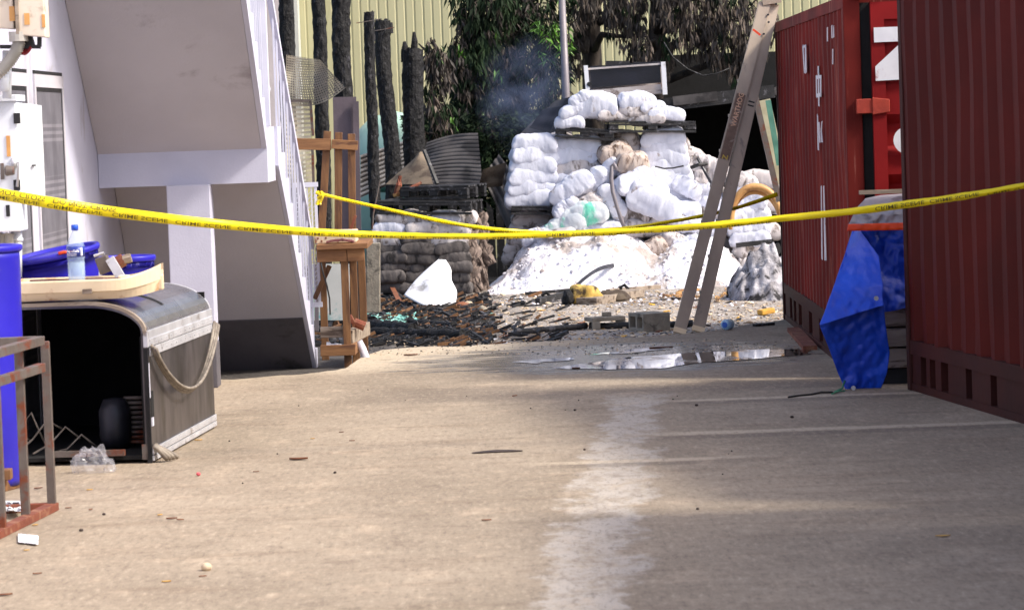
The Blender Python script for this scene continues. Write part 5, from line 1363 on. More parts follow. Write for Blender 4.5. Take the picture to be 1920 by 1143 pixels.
for k_, (u0, u1, v) in enumerate(((1136, 1180, 119), (1188, 1245, 121))):
    s = MB(); s.bar(P(u0, v, y+.2), P(u1, v, y+.2), .3, .05); tag(s.build('charred_plank', M['char_flat']), ('left', 'right')[k_]+' charred plank lying on top of the scorched metal casing', 'plank')

# bent cane hoop right of the ladder
s = MB(); pts_ = []
for i in range(30):
    t = i/29; th = math.pi*(1.02-.93*t); pts_.append(P(1416-46*math.cos(math.pi-th)*1.0+(0 if t < .6 else 6*(t-.6)), 420-70*math.sin(th)**.85 if math.sin(th) > 0 else 420, 31.0))
s.tube(pts_, .036, 10); s.tube([p+V((.0, .05, -.055)) for p in pts_], .022, 8)
tag(s.build('cane_hoop', M['bamboo'], smooth=True), 'bent tan cane hoop between the ladder and the lettered container', 'hoop')

# ash heap and plank at the right
s = MB(); c0 = G(1452, 560, GZ)
def ah(i, j):
    x = -.42+.9*i; yy = -.35+1.2*j; r2 = (x/.45)**2+((yy-.3)/.62)**2
    h = max(0, 1-r2)**.8*.40
    return c0+V((x, yy, h*(1+.5*noise.noise(V((x*6, yy*6, 2))))+.09*noise.noise(V((x*14, yy*14, 5)))*(1 if h > 0 else 0)-.006))
s.grid(60, 50, ah); tag(s.build('ash_heap', M['ash_heap'], smooth=True, fix=False), 'grey heap of ash and soot against the far end of the lettered container', 'ash heap')
s = MB(); s.bar(P(1386, 540, 32.0), P(1462, 462, 32.4), .03, .10); tag(s.build('charred_plank', M['char']), 'charred plank leaning up out of the ash heap on the right', 'plank')

# ================================================================== LADDER
LD = thing('step_ladder', 'long folded aluminium step ladder leaning against the lettered container', 'ladder', G(1290, 623))
yb0, yt_ = 25.1, 25.95
def lpt(u, v, dy=0):
    t = (622-v)/622; return P(u, v, yb0+(yt_-yb0)*t+dy)
secs_ = [((1274, 622), (1434, 6), 0), ((1309, 619), (1450, 8), .04)]
for k_, (f_, t_, dy) in enumerate(secs_):
    for back in (0, .40):
        s = MB(); p, q = lpt(*f_, dy+back), lpt(*t_, dy+back)
        s.bar(p, q, .084, .022, (0, 1, 0))
        d = (q-p).normalized(); sx = V((d.z, 0, -d.x)).normalized()
        for sg in (-1, 1): s.bar(p+sx*sg*.044+V((0, .014, 0)), q+sx*sg*.044+V((0, .014, 0)), .008, .045, (0, 1, 0))
        s.build('rail', M['alu_ladder'], LD)
    p, q = lpt(*f_, dy), lpt(*t_, dy)
    for i in range(1, 9):
        c = p.lerp(q, i/9.2); s = MB(); s.bar(c+V((0, .03, 0)), c+V((0, .38, 0)), .07, .025); s.build('tread', M['alu_ladder'], LD)
    s = MB(); s.bar(p-(q-p).normalized()*.012, p+(q-p).normalized()*.03, .10, .035, (0, 1, 0)); s.build('foot', M['cream'], LD)
s = MB(); p = lpt(1447, 4, -.02); s.bar(p+V((-.075, .03, .0)), p+V((.075, .03, .02)), .08, .05); s.build('top_hinge', M['alu_ladder'], LD)
s = MB()
for u, v in ((1455, 8), (1440, 28), (1441, 42), (1432, 64)): c = lpt(u, v, -.005); s.tube([c, c+V((0, -.02, 0))], .009, 8)
s.build('rivet', M['steel_dark'], LD)
f_, t_, dy = secs_[0]
def on_rail(v): 
    t = (f_[1]-v)/(f_[1]-t_[1]); t = t*yb0/(yt_+(yb0-yt_)*t); return lpt(*f_, dy).lerp(lpt(*t_, dy), t)+V((0, -.0125, 0))
a, b_ = on_rail(298), on_rail(176); s = MB(); s.bar(a, b_, .075, .002, (0, 1, 0)); stk = s.build('sticker', M['sticker'], LD)
d = (b_-a).normalized(); upv = V((-d.z, 0, d.x)).normalized()
def rail_text(txt, v0, size, m, par):
    vs, fs = text_geo(txt, size, .001); o = on_rail(v0)
    s = MB(); s.add([o+d*p.x+upv*(p.y-size*.36)+V((0, -.003, 0)) for p in vs], fs); s.build('sticker_print', M[m], par, fix=False)
rail_text('WARTHOG', 236, .056, 'ink_tan', stk); rail_text('Z', 298, .06, 'ink_yellow', stk)
f_, t_, dy = secs_[1]
s = MB()
for k_ in (0, 1): c = on_rail(197-k_*7); s.bar(c+upv*-.03, c+upv*.02, .012, .003, (0, 1, 0))
s.build('black_mark', M['black_metal'], LD)
f_ = secs_[0][0]; t_ = secs_[0][1]; dy = 0
s = MB(); c = on_rail(58); s.bar(c+upv*.04, c-upv*.03+d*-.03, .02, .002, (0, 1, 0)); s.build('orange_mark', M['tarp_orange'], LD)

# ================================================================== TARPAULINS
def edge_sheet(rows, th, wr=.012, sd=1, nx=44, sub=14):
    """rows: (left px, right px, depth left, depth right) from top to bottom"""
    L_ = []
    for (l, r, dl, dr_), (l2, r2, dl2, dr2) in zip(rows, rows[1:]):
        for k in range(sub):
            t = k/sub; L_.append(((l[0]+(l2[0]-l[0])*t, l[1]+(l2[1]-l[1])*t), (r[0]+(r2[0]-r[0])*t, r[1]+(r2[1]-r[1])*t), dl+(dl2-dl)*t, dr_+(dr2-dr_)*t))
    L_.append(rows[-1])
    n_ = len(L_)-1; b = MB()
    def f(i, j):
        l, r, dl, dr_ = L_[int(round(j*n_))]
        y = dl+(dr_-dl)*i
        p = P(l[0]+(r[0]-l[0])*i, l[1]+(r[1]-l[1])*i, y)
        p.y += wr*3.0*noise.noise(V((p.x*4.5, p.z*3.5, sd)))-wr*1.3*abs(noise.noise(V((p.x*9+p.z*5, p.z*7, sd+3))))+wr*.9*noise.noise(V((p.x*17-p.z*9, p.z*13, sd+8)))+wr*.5*noise.noise(V((p.x*30, p.z*26, sd+5)))
        return p
    b.sheet(nx, n_, f, (0, th, 0)); return b
TB = thing('blue_tarpaulin', 'blue tarpaulin hanging in folds over a crate between the two red containers', 'tarpaulin', G(1615, 729))
s = edge_sheet([((1598, 428), (1700, 428), 19.72, 19.62), ((1582, 480), (1700, 480), 19.60, 19.60), ((1562, 540), (1700, 535), 19.40, 19.60), ((1548, 580), (1700, 562), 19.30, 19.60), ((1537, 608), (1700, 577), 19.22, 19.60)], .006, .02, 1)
up_ = s.build('upper_fold', M['tarp_blue'], TB, smooth=True)
s = edge_sheet([((1600, 432), (1612, 432), 19.70, 19.55), ((1583, 480), (1648, 480), 19.58, 19.36), ((1562, 540), (1655, 535), 19.36, 19.22), ((1547, 580), (1656, 560), 19.26, 19.20), ((1536, 609), (1657, 572), 19.18, 19.18)], .006, .014, 7)
s.build('front_fold', M['tarp_blue'], TB, smooth=True)
s = edge_sheet([((1540, 604), (1656, 560), 19.26, 19.27), ((1537, 612), (1662, 620), 19.30, 19.32), ((1553, 650), (1668, 660), 19.36, 19.38), ((1571, 698), (1662, 700), 19.40, 19.42), ((1585, 729), (1652, 727), 19.42, 19.45)], .006, .016, 3)
s.build('lower_fold', M['tarp_blue'], TB, smooth=True)
for u, v, dd_ in ((1643, 559, 19.15), (1600, 727, 19.37)):
    c = P(u, v, dd_); s = MB(); s.lathe([(.006, -.003), (.014, -.003), (.014, .003), (.006, .003)], c, 16, Matrix.Rotation(R_(90), 3, 'X')); s.build('eyelet', M['aluminium'], TB)
TG = thing('grey_tarpaulin', 'grey tarpaulin with an orange hem draped over the top of the blue one', 'tarpaulin', P(1645, 425, 19.7))
s = edge_sheet([((1650, 366), (1705, 362), 20.1, 20.1), ((1622, 372), (1705, 366), 19.85, 19.85), ((1608, 386), (1705, 384), 19.68, 19.62), ((1599, 402), (1705, 402), 19.58, 19.54), ((1590, 421), (1705, 420), 19.52, 19.52)], .006, .03, 5)
s.build('cover', M['tarp_grey'], TG, smooth=True)
s = edge_sheet([((1590, 420), (1705, 417), 19.50, 19.505), ((1588, 433), (1705, 431), 19.49, 19.50)], .008, .006, 6, sub=3)
s.build('orange_hem', M['tarp_orange'], TG, smooth=True)
s = edge_sheet([((1596, 432), (1604, 432), 19.69, 19.66), ((1590, 458), (1596, 450), 19.69, 19.68)], .008, .004, 9, nx=4); s.build('red_corner', M['rust'], TG)
CR = thing('timber_crate', 'brown timber crate under the blue tarpaulin beside the maroon container', 'crate', P(1680, 700, 19.85))
a = P(1612, 705, 19.66); b_ = P(1790, 440, 19.66)
for k_, (v0, v1) in enumerate(((440, 500), (504, 570), (576, 612), (616, 650), (654, 690))):
    s = MB(); s.b2((a.x+.06, 19.68, P(1680, v1, 19.66).z), (b_.x, 20.05, P(1680, v0, 19.66).z)); s.build('board', M['board_grey'] if k_ > 1 else M['wood'], CR, bevel=.004)
s = MB(); s.b2((a.x+.1, 19.72, 0), (b_.x, 20.0, P(1680, 693, 19.66).z)); s.build('base', M['black_metal'], CR)
s = MB(); s.bar(P(1611, 361, 20.15), P(1700, 358, 20.15), .05, .025); tag(s.build('dark_batten', M['board_grey']), 'thin dark batten lying above the grey tarpaulin against the red door', 'batten')
s = MB(); s.tube([P(1584, 713, 19.4), G(1579, 728, .012), G(1566, 734, .008)], .006, 6); s.tube([G(1584, 732, .008), G(1572, 733, .01), G(1560, 738, .008)], .005, 6); tag(s.build('green_rope', mat('green_cord', (70, 150, 110), (54, 126, 92), 8, .6), smooth=True), 'green cord tied to the foot of the blue tarpaulin', 'cord')
s = MB(); s.tube([G(u, v, .006) for u, v in ((1562, 735), (1540, 735), (1520, 739), (1498, 741), (1478, 744))], .006, 6); tag(s.build('trailing_cord', M['black_metal'], smooth=True), 'dark cord trailing on the concrete left of the blue tarpaulin', 'cord')

# ================================================================== BARRIER TAPE
def spline(pts, n):
    """Catmull-Rom through tuples"""
    out = []
    k = len(pts)
    for i in range(k-1):
        p0, p1, p2, p3 = pts[max(i-1, 0)], pts[i], pts[i+1], pts[min(i+2, k-1)]
        for j in range(n):
            t = j/n
            out.append(tuple(.5*((2*b)+(-a+c)*t+(2*a-5*b+4*c-d)*t*t+(-a+3*b-3*c+d)*t**3) for a, b, c, d in zip(p0, p1, p2, p3)))
    out.append(tuple(pts[-1])); return out
class Tape:
    def __init__(s, pts, name, label, fold):
        """pts: (u, v centre, visible width px, depth)"""
        s.k = .90 if fold == 1.0 else .68
        s.q = spline(pts, 14); s.u = [a[0] for a in s.q]
        s.o = thing(name, label, 'barrier tape', P(pts[0][0], pts[0][1], pts[0][3]), 'yellow barrier tape strung across the yard')
        b = MB(); n = len(s.q)
        for sgn, nm in ((0, 'strip'), (1, 'folded_back')):
            b = MB()
            def f(i, j):
                uu = s.u[0]+(s.u[-1]-s.u[0])*i; c, nrm, w = s.at(uu)
                if uu > 700: w *= 1+.22*noise.noise(V((uu*.018, fold, 2)))+.10*noise.noise(V((uu*.07, fold, 5)))
                if sgn == 0: return c+nrm*(j-.5)*w+V((0, -.010*math.sin(j*math.pi)+.004*noise.noise(V((c.x*9, j*3, 1))), 0))
                hw = w*(.62+.22*noise.noise(V((c.x*2.2, 5, fold))))
                return c+nrm*(w*.5-hw*j)+V((0, .010+.02*j, .0))
            b.sheet(220, 6, f, (0, .0008, 0)); b.build(nm, M['yellow_tape'], s.o, smooth=True)
    def at(s, u):
        k = 0; lo, hi = 0, len(s.u)-2
        while lo < hi:
            m = (lo+hi+1)//2
            if s.u[m] <= u: lo = m
            else: hi = m-1
        a, b = s.q[lo], s.q[lo+1]; t = (u-a[0])/(b[0]-a[0]) if b[0] != a[0] else 0
        c = [x+(y-x)*t for x, y in zip(a, b)]
        A_, B_ = P(a[0], a[1], a[3]), P(b[0], b[1], b[3]); d = (B_-A_).normalized()
        nrm = V((-d.z, 0, d.x)).normalized()
        return P(c[0], c[1], c[3]), nrm, s.k*c[2]*c[3]/6000
    def text(s, txt, u0, u1, vlo, vhi, par, crop=None):
        """writing seen through the tape: flipped top to bottom; vlo..vhi = lower and upper edge as a share of the width"""
        vs, fs = text_geo(txt, 1.0, .006)
        x0, x1 = min(p.x for p in vs), max(p.x for p in vs); y0, y1 = 0.0, .70
        b = MB(); out = []
        for p in vs:
            t = (p.x-x0)/(x1-x0); c, nrm, w = s.at(u0+(u1-u0)*t); q = vhi-(vhi-vlo)*(p.y-y0)/(y1-y0)
            if crop: q = max(crop[0], min(crop[1], q))
            j = q
            out.append(c+nrm*(j-.5)*w+V((0, -.012-.010*math.sin(j*math.pi), 0)))
        b.add(out, fs); b.build('tape_print', M['ink_black'], par, fix=False)
T1 = Tape([(-90, 349, 25, 16.3), (0, 364, 24, 16.3), (100, 381, 24, 16.3), (200, 396, 23, 16.4), (330, 412, 21, 16.4), (450, 424, 19, 16.5), (570, 434, 17, 16.5), (700, 440, 14, 16.6), (850, 443, 12, 16.6), (960, 442, 12, 16.6), (1060, 439, 13, 16.6), (1200, 432, 13, 16.6), (1330, 423, 14, 16.5), (1450, 411, 14, 16.5), (1600, 396, 15, 16.4), (1700, 383, 16, 16.4), (1800, 369, 14, 16.3), (1920, 348, 12, 16.2), (2010, 332, 12, 16.2)],
          'barrier_tape', 'front yellow crime scene tape sagging across the whole yard from edge to edge', 1.0)
for u0 in (-28, 90, 212, 330, 446, 562, 677):
    T1.text('CRIME SCENE', u0, u0+104, .10, .46 if u0 > 150 else .40, T1.o, (.0, 1.0) if u0 > 150 else (.0, .40))
for u0 in (-33, 100): T1.text('DO NOT CROSS', u0, u0+118, .52, .94, T1.o)
for u0 in (1024, 1640, 1742): T1.text('CRIME SCENE', u0, u0+92, .2, .72, T1.o)
for u0 in (800, 912, 1130, 1240, 1350, 1850): T1.text('CRIME SCENE', u0, u0+96, -.05, .42, T1.o, (.02, .30))
T2 = Tape([(592, 361, 9, 23.3), (640, 373, 9, 23.5), (720, 391, 10, 24), (800, 409, 11, 24.3), (880, 424, 12, 24.6), (960, 433, 11, 24.9), (1040, 436, 9, 25.0), (1120, 432, 9, 25.0), (1200, 424, 9, 25.0), (1300, 408, 10, 25.4), (1380, 390, 10, 25.8), (1458, 364, 12, 26.0)],
          'barrier_tape', 'rear yellow tape strung from the stair gate to the lettered container', 2.0)
for i in range(14): T2.text('DO NOT CROSS', 650+i*57, 650+i*57+50, .05, .62, T2.o, (.04, .55))
s = MB()
s.sheet(3, 8, lambda i, j: P(594+11*i+3*math.sin(j*5), 358+26*j, 23.25)+V((0, .03*math.sin(i*6+j*3), 0)), (0, .002, 0)); s.tube([P(596, 362, 23.24), P(603, 366, 23.22), P(596, 371, 23.24)], .012, 7)
s.build('knot', M['yellow_tape'], T2.o)

# ================================================================== RUBBLE AND LITTER
def irregular(mb, c, r, th, rot, seed, n=7):
    rr = random.Random(seed); top = []
    for i in range(n):
        a = 2*math.pi*i/n+rr.uniform(-.3, .3); q = r*rr.uniform(.55, 1.15)
        top.append(V((q*math.cos(a), q*math.sin(a)*.8, rr.uniform(-.12, .12)*r)))
    mb.add([c+rot @ p for p in top]+[c+rot @ (p-V((0, 0, th))) for p in top], [tuple(range(n)), tuple(range(2*n-1, n-1, -1))]+[(i, n+i, n+(i+1) % n, (i+1) % n) for i in range(n)])
from mathutils import Euler
rnd = random.Random(31)
lt = MB()
mats_l = ['pale_chip', 'dark_stone', 'char_flat', 'dry_leaf', 'yellow_leaf', 'paper', 'teal']
for _ in range(5200):
    u = rnd.uniform(640, 1475); v = 545+100*rnd.random()**.9
    p = G(u, v, GZ)
    if p.y < 24.4+.12*(2-p.x) and p.x > -1.0: continue
    if p.y > 32.5: continue
    left = u+60*noise.noise(V((u*.02, v*.08, 0)))+rnd.gauss(0, 45) < 880
    r = rnd.random()
    if left: lt.mi = 2 if r < .55 else 1 if r < .75 else 0 if r < .86 else 3 if r < .94 else 6 if r < .97 else 5
    else: lt.mi = 0 if r < .62 else 1 if r < .76 else 2 if r < .83 else 3 if r < .90 else 4 if r < .95 else 5
    sz = rnd.uniform(.005, .017) if rnd.random() < .92 else rnd.uniform(.016, .045)
    irregular(lt, p+V((0, 0, .004+sz*.2)), sz, sz*rnd.uniform(.1, .35), Euler((rnd.uniform(-.25, .25), rnd.uniform(-.25, .25), rnd.uniform(0, 6))).to_matrix(), rnd.random())
for _ in range(500):
    u, v = rnd.uniform(690, 1500), rnd.uniform(636, 665); p = G(u, v, 0)
    lt.mi = 2 if rnd.random() < .5 else 0; sz = rnd.uniform(.004, .012)
    irregular(lt, p+V((0, 0, .003)), sz, sz*.4, Euler((rnd.uniform(-.3, .3), rnd.uniform(-.3, .3), rnd.uniform(0, 6))).to_matrix(), rnd.random())
tag(lt.build('rubble_chips', [M[k] for k in mats_l], origin=(0, 0, 0)), kind='stuff')
ash = MB()
for _ in range(1150):
    u, v = 598+(320 if rnd.random() < .8 else 460)*rnd.random()**1.15, rnd.uniform(556, 650); p = G(u, v, GZ)
    if p.y < 23.2: continue
    ash.mi = 0 if rnd.random() < .8 else 1
    L_ = rnd.uniform(.04, .2); a = rnd.uniform(-.5, .5) if rnd.random() < .7 else rnd.uniform(0, 3); d = V((math.cos(a), math.sin(a), rnd.uniform(-.15, .3)))*L_
    ash.bar(p+V((0, 0, .012))-d*.5, p+V((0, 0, .03))+d*.5, rnd.uniform(.008, .035), rnd.uniform(.006, .03))
tag(ash.build('charred_rubble', [M['char_flat'], M['wood']], origin=(0, 0, 0)), kind='stuff')
tc = MB()
for _ in range(420):
    u, v = rnd.gauss(728, 26), rnd.gauss(598, 5); p = G(u, v, GZ)
    irregular(tc, p+V((0, 0, .02)), rnd.uniform(.012, .04), .006, Euler((rnd.uniform(-.5, .5), rnd.uniform(-.5, .5), rnd.uniform(0, 6))).to_matrix(), rnd.random())
tag(tc.build('teal_crumbs', M['teal'], origin=(0, 0, 0)), kind='stuff')

def log(a, b_, r, label, m='char', cat='log', name='charred_log', z=None):
    p, q = G(a[0], a[1], GZ), G(b_[0], b_[1], GZ); s = MB(); n = 26; pp = [p.lerp(q, i/n)+V((0, 0, r*.9+.012*noise.noise(V((i*.4, r*90, 1))))) for i in range(n+1)]
    s.tube(pp, [r*(1+.25*noise.noise(V((i*.8, r*70, 3)))) for i in range(n+1)], 12); o = s.build(name, M[m], smooth=False); return tag(o, label, cat)
log((690, 632), (868, 637), .045, 'longest charred log lying in front of the rubble by the workbench')
log((655, 618), (775, 628), .055, 'thick charred log behind the longest one in the rubble')
log((690, 645), (760, 643), .03, 'short charred log nearest the edge of the concrete')
log((768, 609), (850, 616), .03, 'thin charred log at the right of the black rubble')
log((640, 600), (700, 612), .05, 'charred log half hidden behind the workbench legs')
log((966, 627), (1100, 617), .028, 'long burnt bar on the ground left of the concrete blocks', 'char_flat', 'bar', 'burnt_bar')
log((1105, 617), (1300, 613), .03, 'burnt bar on the ground behind the concrete blocks', 'char_flat', 'bar', 'burnt_bar')
def plank(a, b_, za, zb, w_, h_, m, label, name='burnt_plank', dy=0):
    p, q = G(a[0], a[1], GZ), G(b_[0], b_[1], GZ); s = MB(); s.bar(V((p.x, p.y, GZ+za)), V((q.x, q.y, GZ+zb)), w_, h_); return tag(s.build(name, M[m], bevel=.003), label, 'plank')
plank((686, 542), (720, 530), .16, .2, .22, .05, 'board_grey', 'grey board with a broken end propped by the foot of the grey stack', 'grey_board')
plank((712, 532), (732, 546), .2, .14, .05, .03, 'bamboo', 'pale lath on the broken end of the grey board', 'pale_lath')
plank((730, 548), (750, 572), .12, .02, .05, .02, 'dry_leaf', 'reddish splint leaning beside the grey board', 'reddish_splint')
plank((1008, 571), (1062, 563), .03, .06, .05, .06, 'char_flat', 'burnt plank left of the yellow foam bundle')
plank((1100, 571), (1190, 558), .03, .05, .22, .07, 'board_grey', 'broad grey plank behind the yellow foam bundle', 'grey_plank')
plank((1140, 553), (1236, 545), .04, .04, .06, .04, 'board_grey', 'thin grey plank lying right behind the broad one', 'grey_plank')
plank((985, 556), (1080, 552), .03, .05, .05, .03, 'char_flat', 'thin burnt plank lying at the toe of the lime, left')
plank((1415, 626), (1450, 623), .07, .07, .05, .02, 'char_flat', 'small burnt strip lying on the ground beside the lettered container')
s = MB(); q0, q1 = G(1080, 556, GZ), P(1152, 504, 32.75); s.sheet(12, 3, lambda i, j: q0.lerp(q1, i)+V((0, .08*j, .08+.05*math.sin(i*3)-.07*i+.03*j)), (0, 0, .008)); tag(s.build('bent_strip', M['steel_dark']), 'bent dark metal strip curving up from the foam bundle onto the lime', 'strip')
for u, v, h_, lb_ in ((1020, 568, .08, 'small burnt bracket standing left of the foam bundle'), (1166, 553, .08, 'small burnt bracket standing right of the foam bundle')):
    p = G(u, v, GZ); s = MB(); s.tube([p, p+V((-.01, 0, h_)), p+V((.03, 0, h_*1.25)), p+V((.06, 0, h_*.8)), p+V((.05, 0, .0))], .018, 7); tag(s.build('burnt_bracket', M['char']), lb_, 'bracket')
# yellow foam bundle
FO = thing('foam_bundle', 'scorched bundle of yellow foam lying in front of the lime slope', 'foam bundle', G(1100, 572, GZ))
def blob(c, rx, ry, rz, seed, name, m, par, n=28, k=16):
    s = MB()
    def f(i, j):
        th = i*2*math.pi; ph = (j-.5)*math.pi; d = V((math.cos(th)*math.cos(ph), math.sin(th)*math.cos(ph), math.sin(ph)))
        q = 1+.28*noise.noise(d*1.6+V((seed, 0, 0)))+.12*noise.noise(d*4+V((seed, 2, 0)))
        return c+V((d.x*rx*q, d.y*ry*q, max(-rz*.4, d.z*rz*q)))
    s.grid(n, k, f); return s.build(name, M[m], par, smooth=True, fix=False)
c = G(1095, 570, GZ); blob(c+V((0, .1, .06)), .17, .15, .13, 2.0, 'foam', 'foam', FO)
c = G(1150, 566, GZ); blob(c+V((0, .1, .04)), .16, .09, .07, 5.0, 'wrapping', 'cardboard', FO)
c = G(1066, 572, GZ); blob(c+V((0, .1, .05)), .06, .10, .09, 8.0, 'burnt_edge', 'char', FO)
# white bent sheet
s = MB(); y0s = G(800, 575, GZ).y
bl_, br_, tr_, tl_ = P(757, 553, y0s), P(855, 566, y0s-.1), P(836, 487, y0s+.25), P(822, 486, y0s+.25)
def wsf(i, j):
    p = bl_.lerp(br_, i).lerp(tl_.lerp(tr_, i), j); lft = P(795, 512, y0s); 
    p = p+V((0, -.16*math.sin(i*math.pi)*(1-j)**.6-.03*noise.noise(V((i*3, j*3, 1))), -.07*math.sin(i*math.pi)*(1-j)))
    p.x += (-.028*math.sin(j*math.pi)*(1-i)+.05*math.sin(j*math.pi)*i*(.6+.4*math.sin(j*9)))
    return p
WS = thing('bent_white_sheet', 'torn white enamel sheet standing bent in front of the grey stack', 'metal sheet', V((bl_.x, y0s, GZ)))
s.sheet(24, 24, wsf, (0, .006, 0)); s.build('sheet', M['white_sheet'], WS, smooth=True)
s = MB(); s.sheet(16, 4, lambda i, j: wsf(i, 0)+V((.04*j, .02+.06*j, -.0-.07*j*math.sin(i*math.pi)-.02*j)), (0, .01, 0)); s.build('burnt_underside', M['char_flat'], WS)
for u, v, r, m, lb_ in ((866, 578, .05, 'dry_leaf', 'brown torn scrap right of the bent white sheet'), (878, 574, .035, 'pale_chip', 'pale chunk right of the bent white sheet'), (806, 579, .02, 'yellow_leaf', 'small yellow scrap at the foot of the bent white sheet')):
    blob(G(u, v, GZ)+V((0, 0, .02)), r*1.4, r, r*.9, u*.1, 'scrap', m, None, 14, 8); tag(C.objects[-1], lb_, 'scrap')
# orange-brown scraps by the ladder foot
for i, (u, v, sx, lb_) in enumerate(((1262, 561, .10, 'tan torn board scrap left of the ladder rails'), (1290, 558, .11, 'folded tan scrap behind the left ladder rail'), (1318, 562, .07, 'tan scrap between the ladder rails'), (1352, 566, .05, 'tan scrap right of the ladder rails'), (1372, 548, .06, 'orange brown scrap at the ash heap toe'))):
    p = G(u, v, GZ); s = MB(); s.sheet(8, 6, lambda a, b_: p+V(((a-.5)*sx*2, (b_-.5)*.3, .02+.06*abs(noise.noise(V((a*3+i, b_*3, i))))+.05*a*(i % 2))), (0, 0, .005)); tag(s.build('board_scrap', M['bamboo']), lb_, 'scrap')
s = MB(); p = G(1437, 591, GZ); s.bar(p+V((-.06, 0, .025)), p+V((.06, .05, .04)), .1, .045); tag(s.build('yellow_block', M['yellow_leaf'], bevel=.01), 'small yellow block on the ground beside the lettered container', 'block')
# concrete blocks
def cblock(label, corner, yaw, L_, Wd, H_, cells=2, dz=0):
    rot = Matrix.Rotation(R_(yaw), 4, 'Z'); rot.translation = corner
    o = thing('concrete_block', label, 'concrete block', corner, 'loose concrete blocks')
    s = MB(rot); t = .03; wcell = (Wd-t*(cells+1))/cells
    x0 = 0
    for i in range(cells+1): s.b2((0, i*(wcell+t), 0), (L_, i*(wcell+t)+t, H_)) if i in (0, cells) else s.b2((.002, i*(wcell+t), .028), (L_-.002, i*(wcell+t)+t, H_-.028))
    s.b2((.001, t, H_-.03), (L_-.001, Wd-t, H_-.001)); s.b2((.001, t, .001), (L_-.001, Wd-t, .03)); s.b2((L_*.6, t, .03), (L_*.62, Wd-t, H_-.03))
    s.build('block_shell', M['concrete_block'], o, bevel=.004); return o
p = G(1207, 623, GZ); 
cblock('hollow concrete block with two dark holes beside the ladder feet', p, 22, .24, .30, .15)
p = G(1112, 616, GZ)
s = MB(); a_, b2_ = G(1103, 618, GZ), G(1166, 614, GZ)
s.bar(a_+V((0, 0, .085)), b2_+V((0, 0, .085)), .16, .035); s.bar(a_+V((.03, 0, .034)), a_+V((.10, 0, .034)), .16, .066); s.bar(b2_+V((-.05, 0, .034)), b2_+V((.03, 0, .034)), .16, .066); s.bar(a_+V((.12, .1, .12)), a_+V((.2, .1, .12)), .05, .035)
tag(s.build('concrete_block', M['concrete_block'], bevel=.005), 'broken concrete block with an arched gap left of the hollow one', 'concrete block', 'loose concrete blocks')
# pale blue jar on its side
p = G(1368, 618, .0); jr = thing('plastic_jar', 'small pale blue plastic jar lying on the concrete by the lettered container', 'jar', p)
ax = Matrix.Rotation(R_(90), 3, 'X') @ Matrix.Rotation(R_(-24), 3, 'Y')
s = MB(); s.lathe([(.0, 0), (.03, .0), (.042, .01), (.042, .10), (.036, .12), (0, .12)], p+V((.01, .06, .043)), 20, ax); s.build('jar_body', M['water_blue'], jr, smooth=True)
s = MB(); s.lathe([(0, .118), (.022, .121), (.022, .128), (0, .128)], p+V((.01, .06, .043)), 16, ax); s.build('lid', mat('blue_lid', (40, 96, 190), (34, 84, 170), 6, .4), jr)
# dark grey cinder fragment by the grey stack, column behind the bench
s = MB(); s.bar(P(700, 585, 28), P(700, 455, 28), .12, .12, (0, 1, 0)); tag(s.build('block_pier', M['concrete_block'], bevel=.006), 'narrow grey block pier between the workbench and the grey stack', 'pier')
s = MB(); s.tube([P(698, 430, 30), P(700, 400, 30), P(708, 360, 30), P(712, 338, 30)], .008, 6); tag(s.build('thin_wire', M['rusty']), 'thin rusty wire standing up left of the burnt pallet', 'wire')
s = MB(); s.tube([P(u, v, yw-.02+.02) for u, v in ((602, 492), (606, 512), (613, 535), (618, 560), (619, 590))], .006, 6); tag(s.build('hanging_wire', M['black_metal'], smooth=True), 'thin dark wire hanging under the workbench', 'wire')
blob(G(905, 585, GZ)+V((0, 0, .02)), .05, .04, .04, 1.1, 'grey_stone', 'concrete_block', None, 14, 8); tag(C.objects[-1], 'grey stone on the ash left of the burnt bar', 'stone')

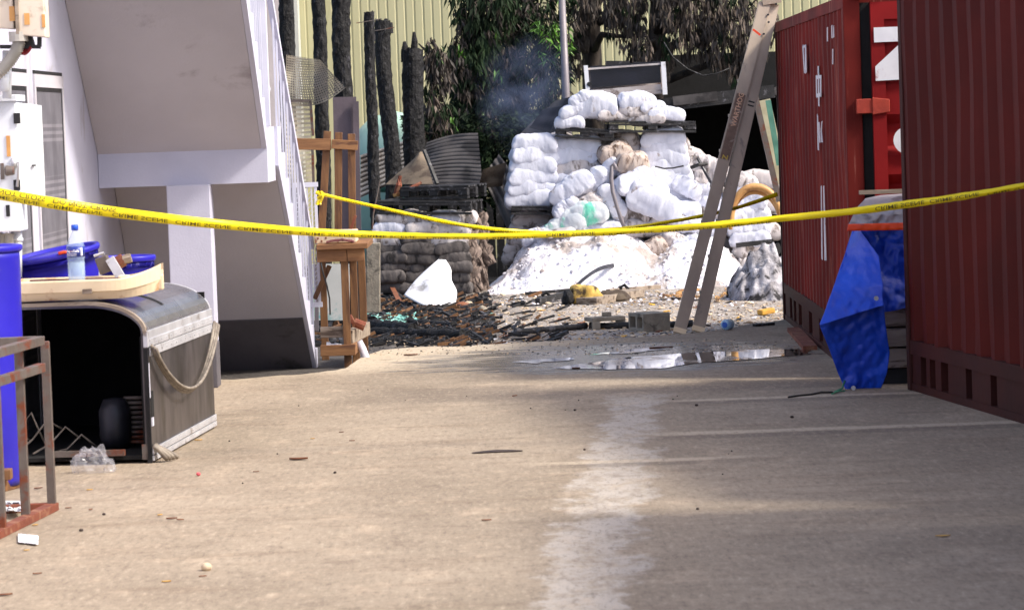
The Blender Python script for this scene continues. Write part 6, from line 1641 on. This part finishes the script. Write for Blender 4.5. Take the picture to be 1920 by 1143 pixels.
# leaves and pebbles on the concrete, each where it lies
def leaf(u, v, L_, ang, m, curl, label, group, z=0.0):
    L_ *= .62 if L_ < .12 else .8; curl *= .35
    p = G(u, v, z+.003); s = MB(); d = V((math.cos(ang), math.sin(ang), 0)); n = V((-d.y, d.x, 0))
    def f(i, j):
        x = i-.5; wd = .24*math.sin(math.pi*min(1, .04+i*.96))**.8
        return p+d*x*L_+n*(j-.5)*2*wd*L_+V((0, 0, L_*curl*(abs(j-.5)*1.2+.6*x*x)))
    s.sheet(8, 4, f, (0, 0, .0012)); return tag(s.build('dry_leaf', M[m], smooth=True), label, 'leaf', group)
LB = {'dry_leaf': 'curled brown leaf bit lying on the open concrete', 'yellow_leaf': 'dry yellow leaf bit lying on the open concrete'}
for u, v, L_, a, m in ((965, 742, .07, .8, 'dry_leaf'), (560, 861, .12, .1, 'dry_leaf'), (322, 972, .08, .2, 'dry_leaf'), (338, 974, .06, -.4, 'dry_leaf'), (72, 915, .07, .5, 'dry_leaf'), (128, 952, .05, .1, 'dry_leaf'), (170, 955, .05, 1.1, 'dry_leaf'), (10, 1115, .09, .3, 'dry_leaf'), (70, 1075, .06, .2, 'dry_leaf'), (380, 1080, .05, .3, 'dry_leaf'), (912, 975, .07, .0, 'dry_leaf'), (300, 965, .05, .9, 'yellow_leaf'), (312, 1090, .06, .4, 'yellow_leaf'), (168, 918, .05, .2, 'yellow_leaf'), (66, 984, .05, .7, 'yellow_leaf'), (1768, 1004, .10, .1, 'yellow_leaf'), (50, 1031, .04, .3, 'yellow_leaf'), (372, 825, .07, .2, 'yellow_leaf'), (735, 668, .10, .0, 'dry_leaf'), (1080, 690, .09, .1, 'dry_leaf'), (640, 810, .05, .5, 'dry_leaf'), (660, 826, .05, .1, 'dry_leaf'), (480, 884, .05, .2, 'dry_leaf'), (586, 822, .04, .2, 'yellow_leaf'), (1240, 652, .22, .05, 'dry_leaf')):
    if (u, v) == (735, 668): leaf(770, 666, .13, .0, m, .35, 'large curled brown leaf on the pale concrete near the workbench', None)
    elif u == 1768: leaf(u, v, L_, a, m, .15, 'bright yellow leaf alone in the shade on the right of the yard', None)
    elif u == 1240: leaf(u, v, L_, a, m, .15, 'flat brown leaf clump at the far rim of the puddle', None)
    else: leaf(u, v, L_, a, m, .4, LB[m], 'leaf bits on the concrete')
for u, v, r in ((1306, 759, .016), (1485, 781, .018), (1078, 768, .014), (1085, 750, .009), (995, 765, .008), (1096, 842, .012), (1308, 953, .012), (628, 885, .014), (195, 963, .014), (152, 993, .016), (1372, 845, .008), (1355, 888, .008), (1262, 748, .008), (1270, 742, .006), (875, 742, .007), (690, 730, .007), (560, 760, .008), (760, 750, .006), (430, 826, .009), (520, 850, .008), (455, 905, .008), (1060, 768, .006), (1366, 850, .006)):
    s = MB(); lump(s, G(u, v, r*.35), r*.62, u*.3, .7); tag(s.build('dark_pebble', M['dark_stone'], smooth=True), 'small dark pebble lying on the open concrete', 'pebble', 'pebbles on the concrete')
s = MB(); lump(s, G(387, 1062, .014), .022, 2.0, .8); tag(s.build('pale_pebble', M['pale_chip'], smooth=True), 'pale round pebble near the bottom left of the yard', 'pebble')
s = MB(); s.sheet(12, 4, lambda i, j: G(885+95*i, 846-4*j*math.sin(.2+i*2.7)-4*i+3, .004), (0, 0, .002)); tag(s.build('dark_rag', M['dark_stone']), 'flat dark purple smear-like rag in the middle of the concrete', 'rag')
s = MB(); lump(s, G(372, 888, .01), .012, 1.0, .8); tag(s.build('red_bead', mat('pinkish_red_bit', (206, 90, 96), (190, 76, 84), 5, .5)), 'tiny pinkish red bit on the concrete near the freezer corner', 'scrap')
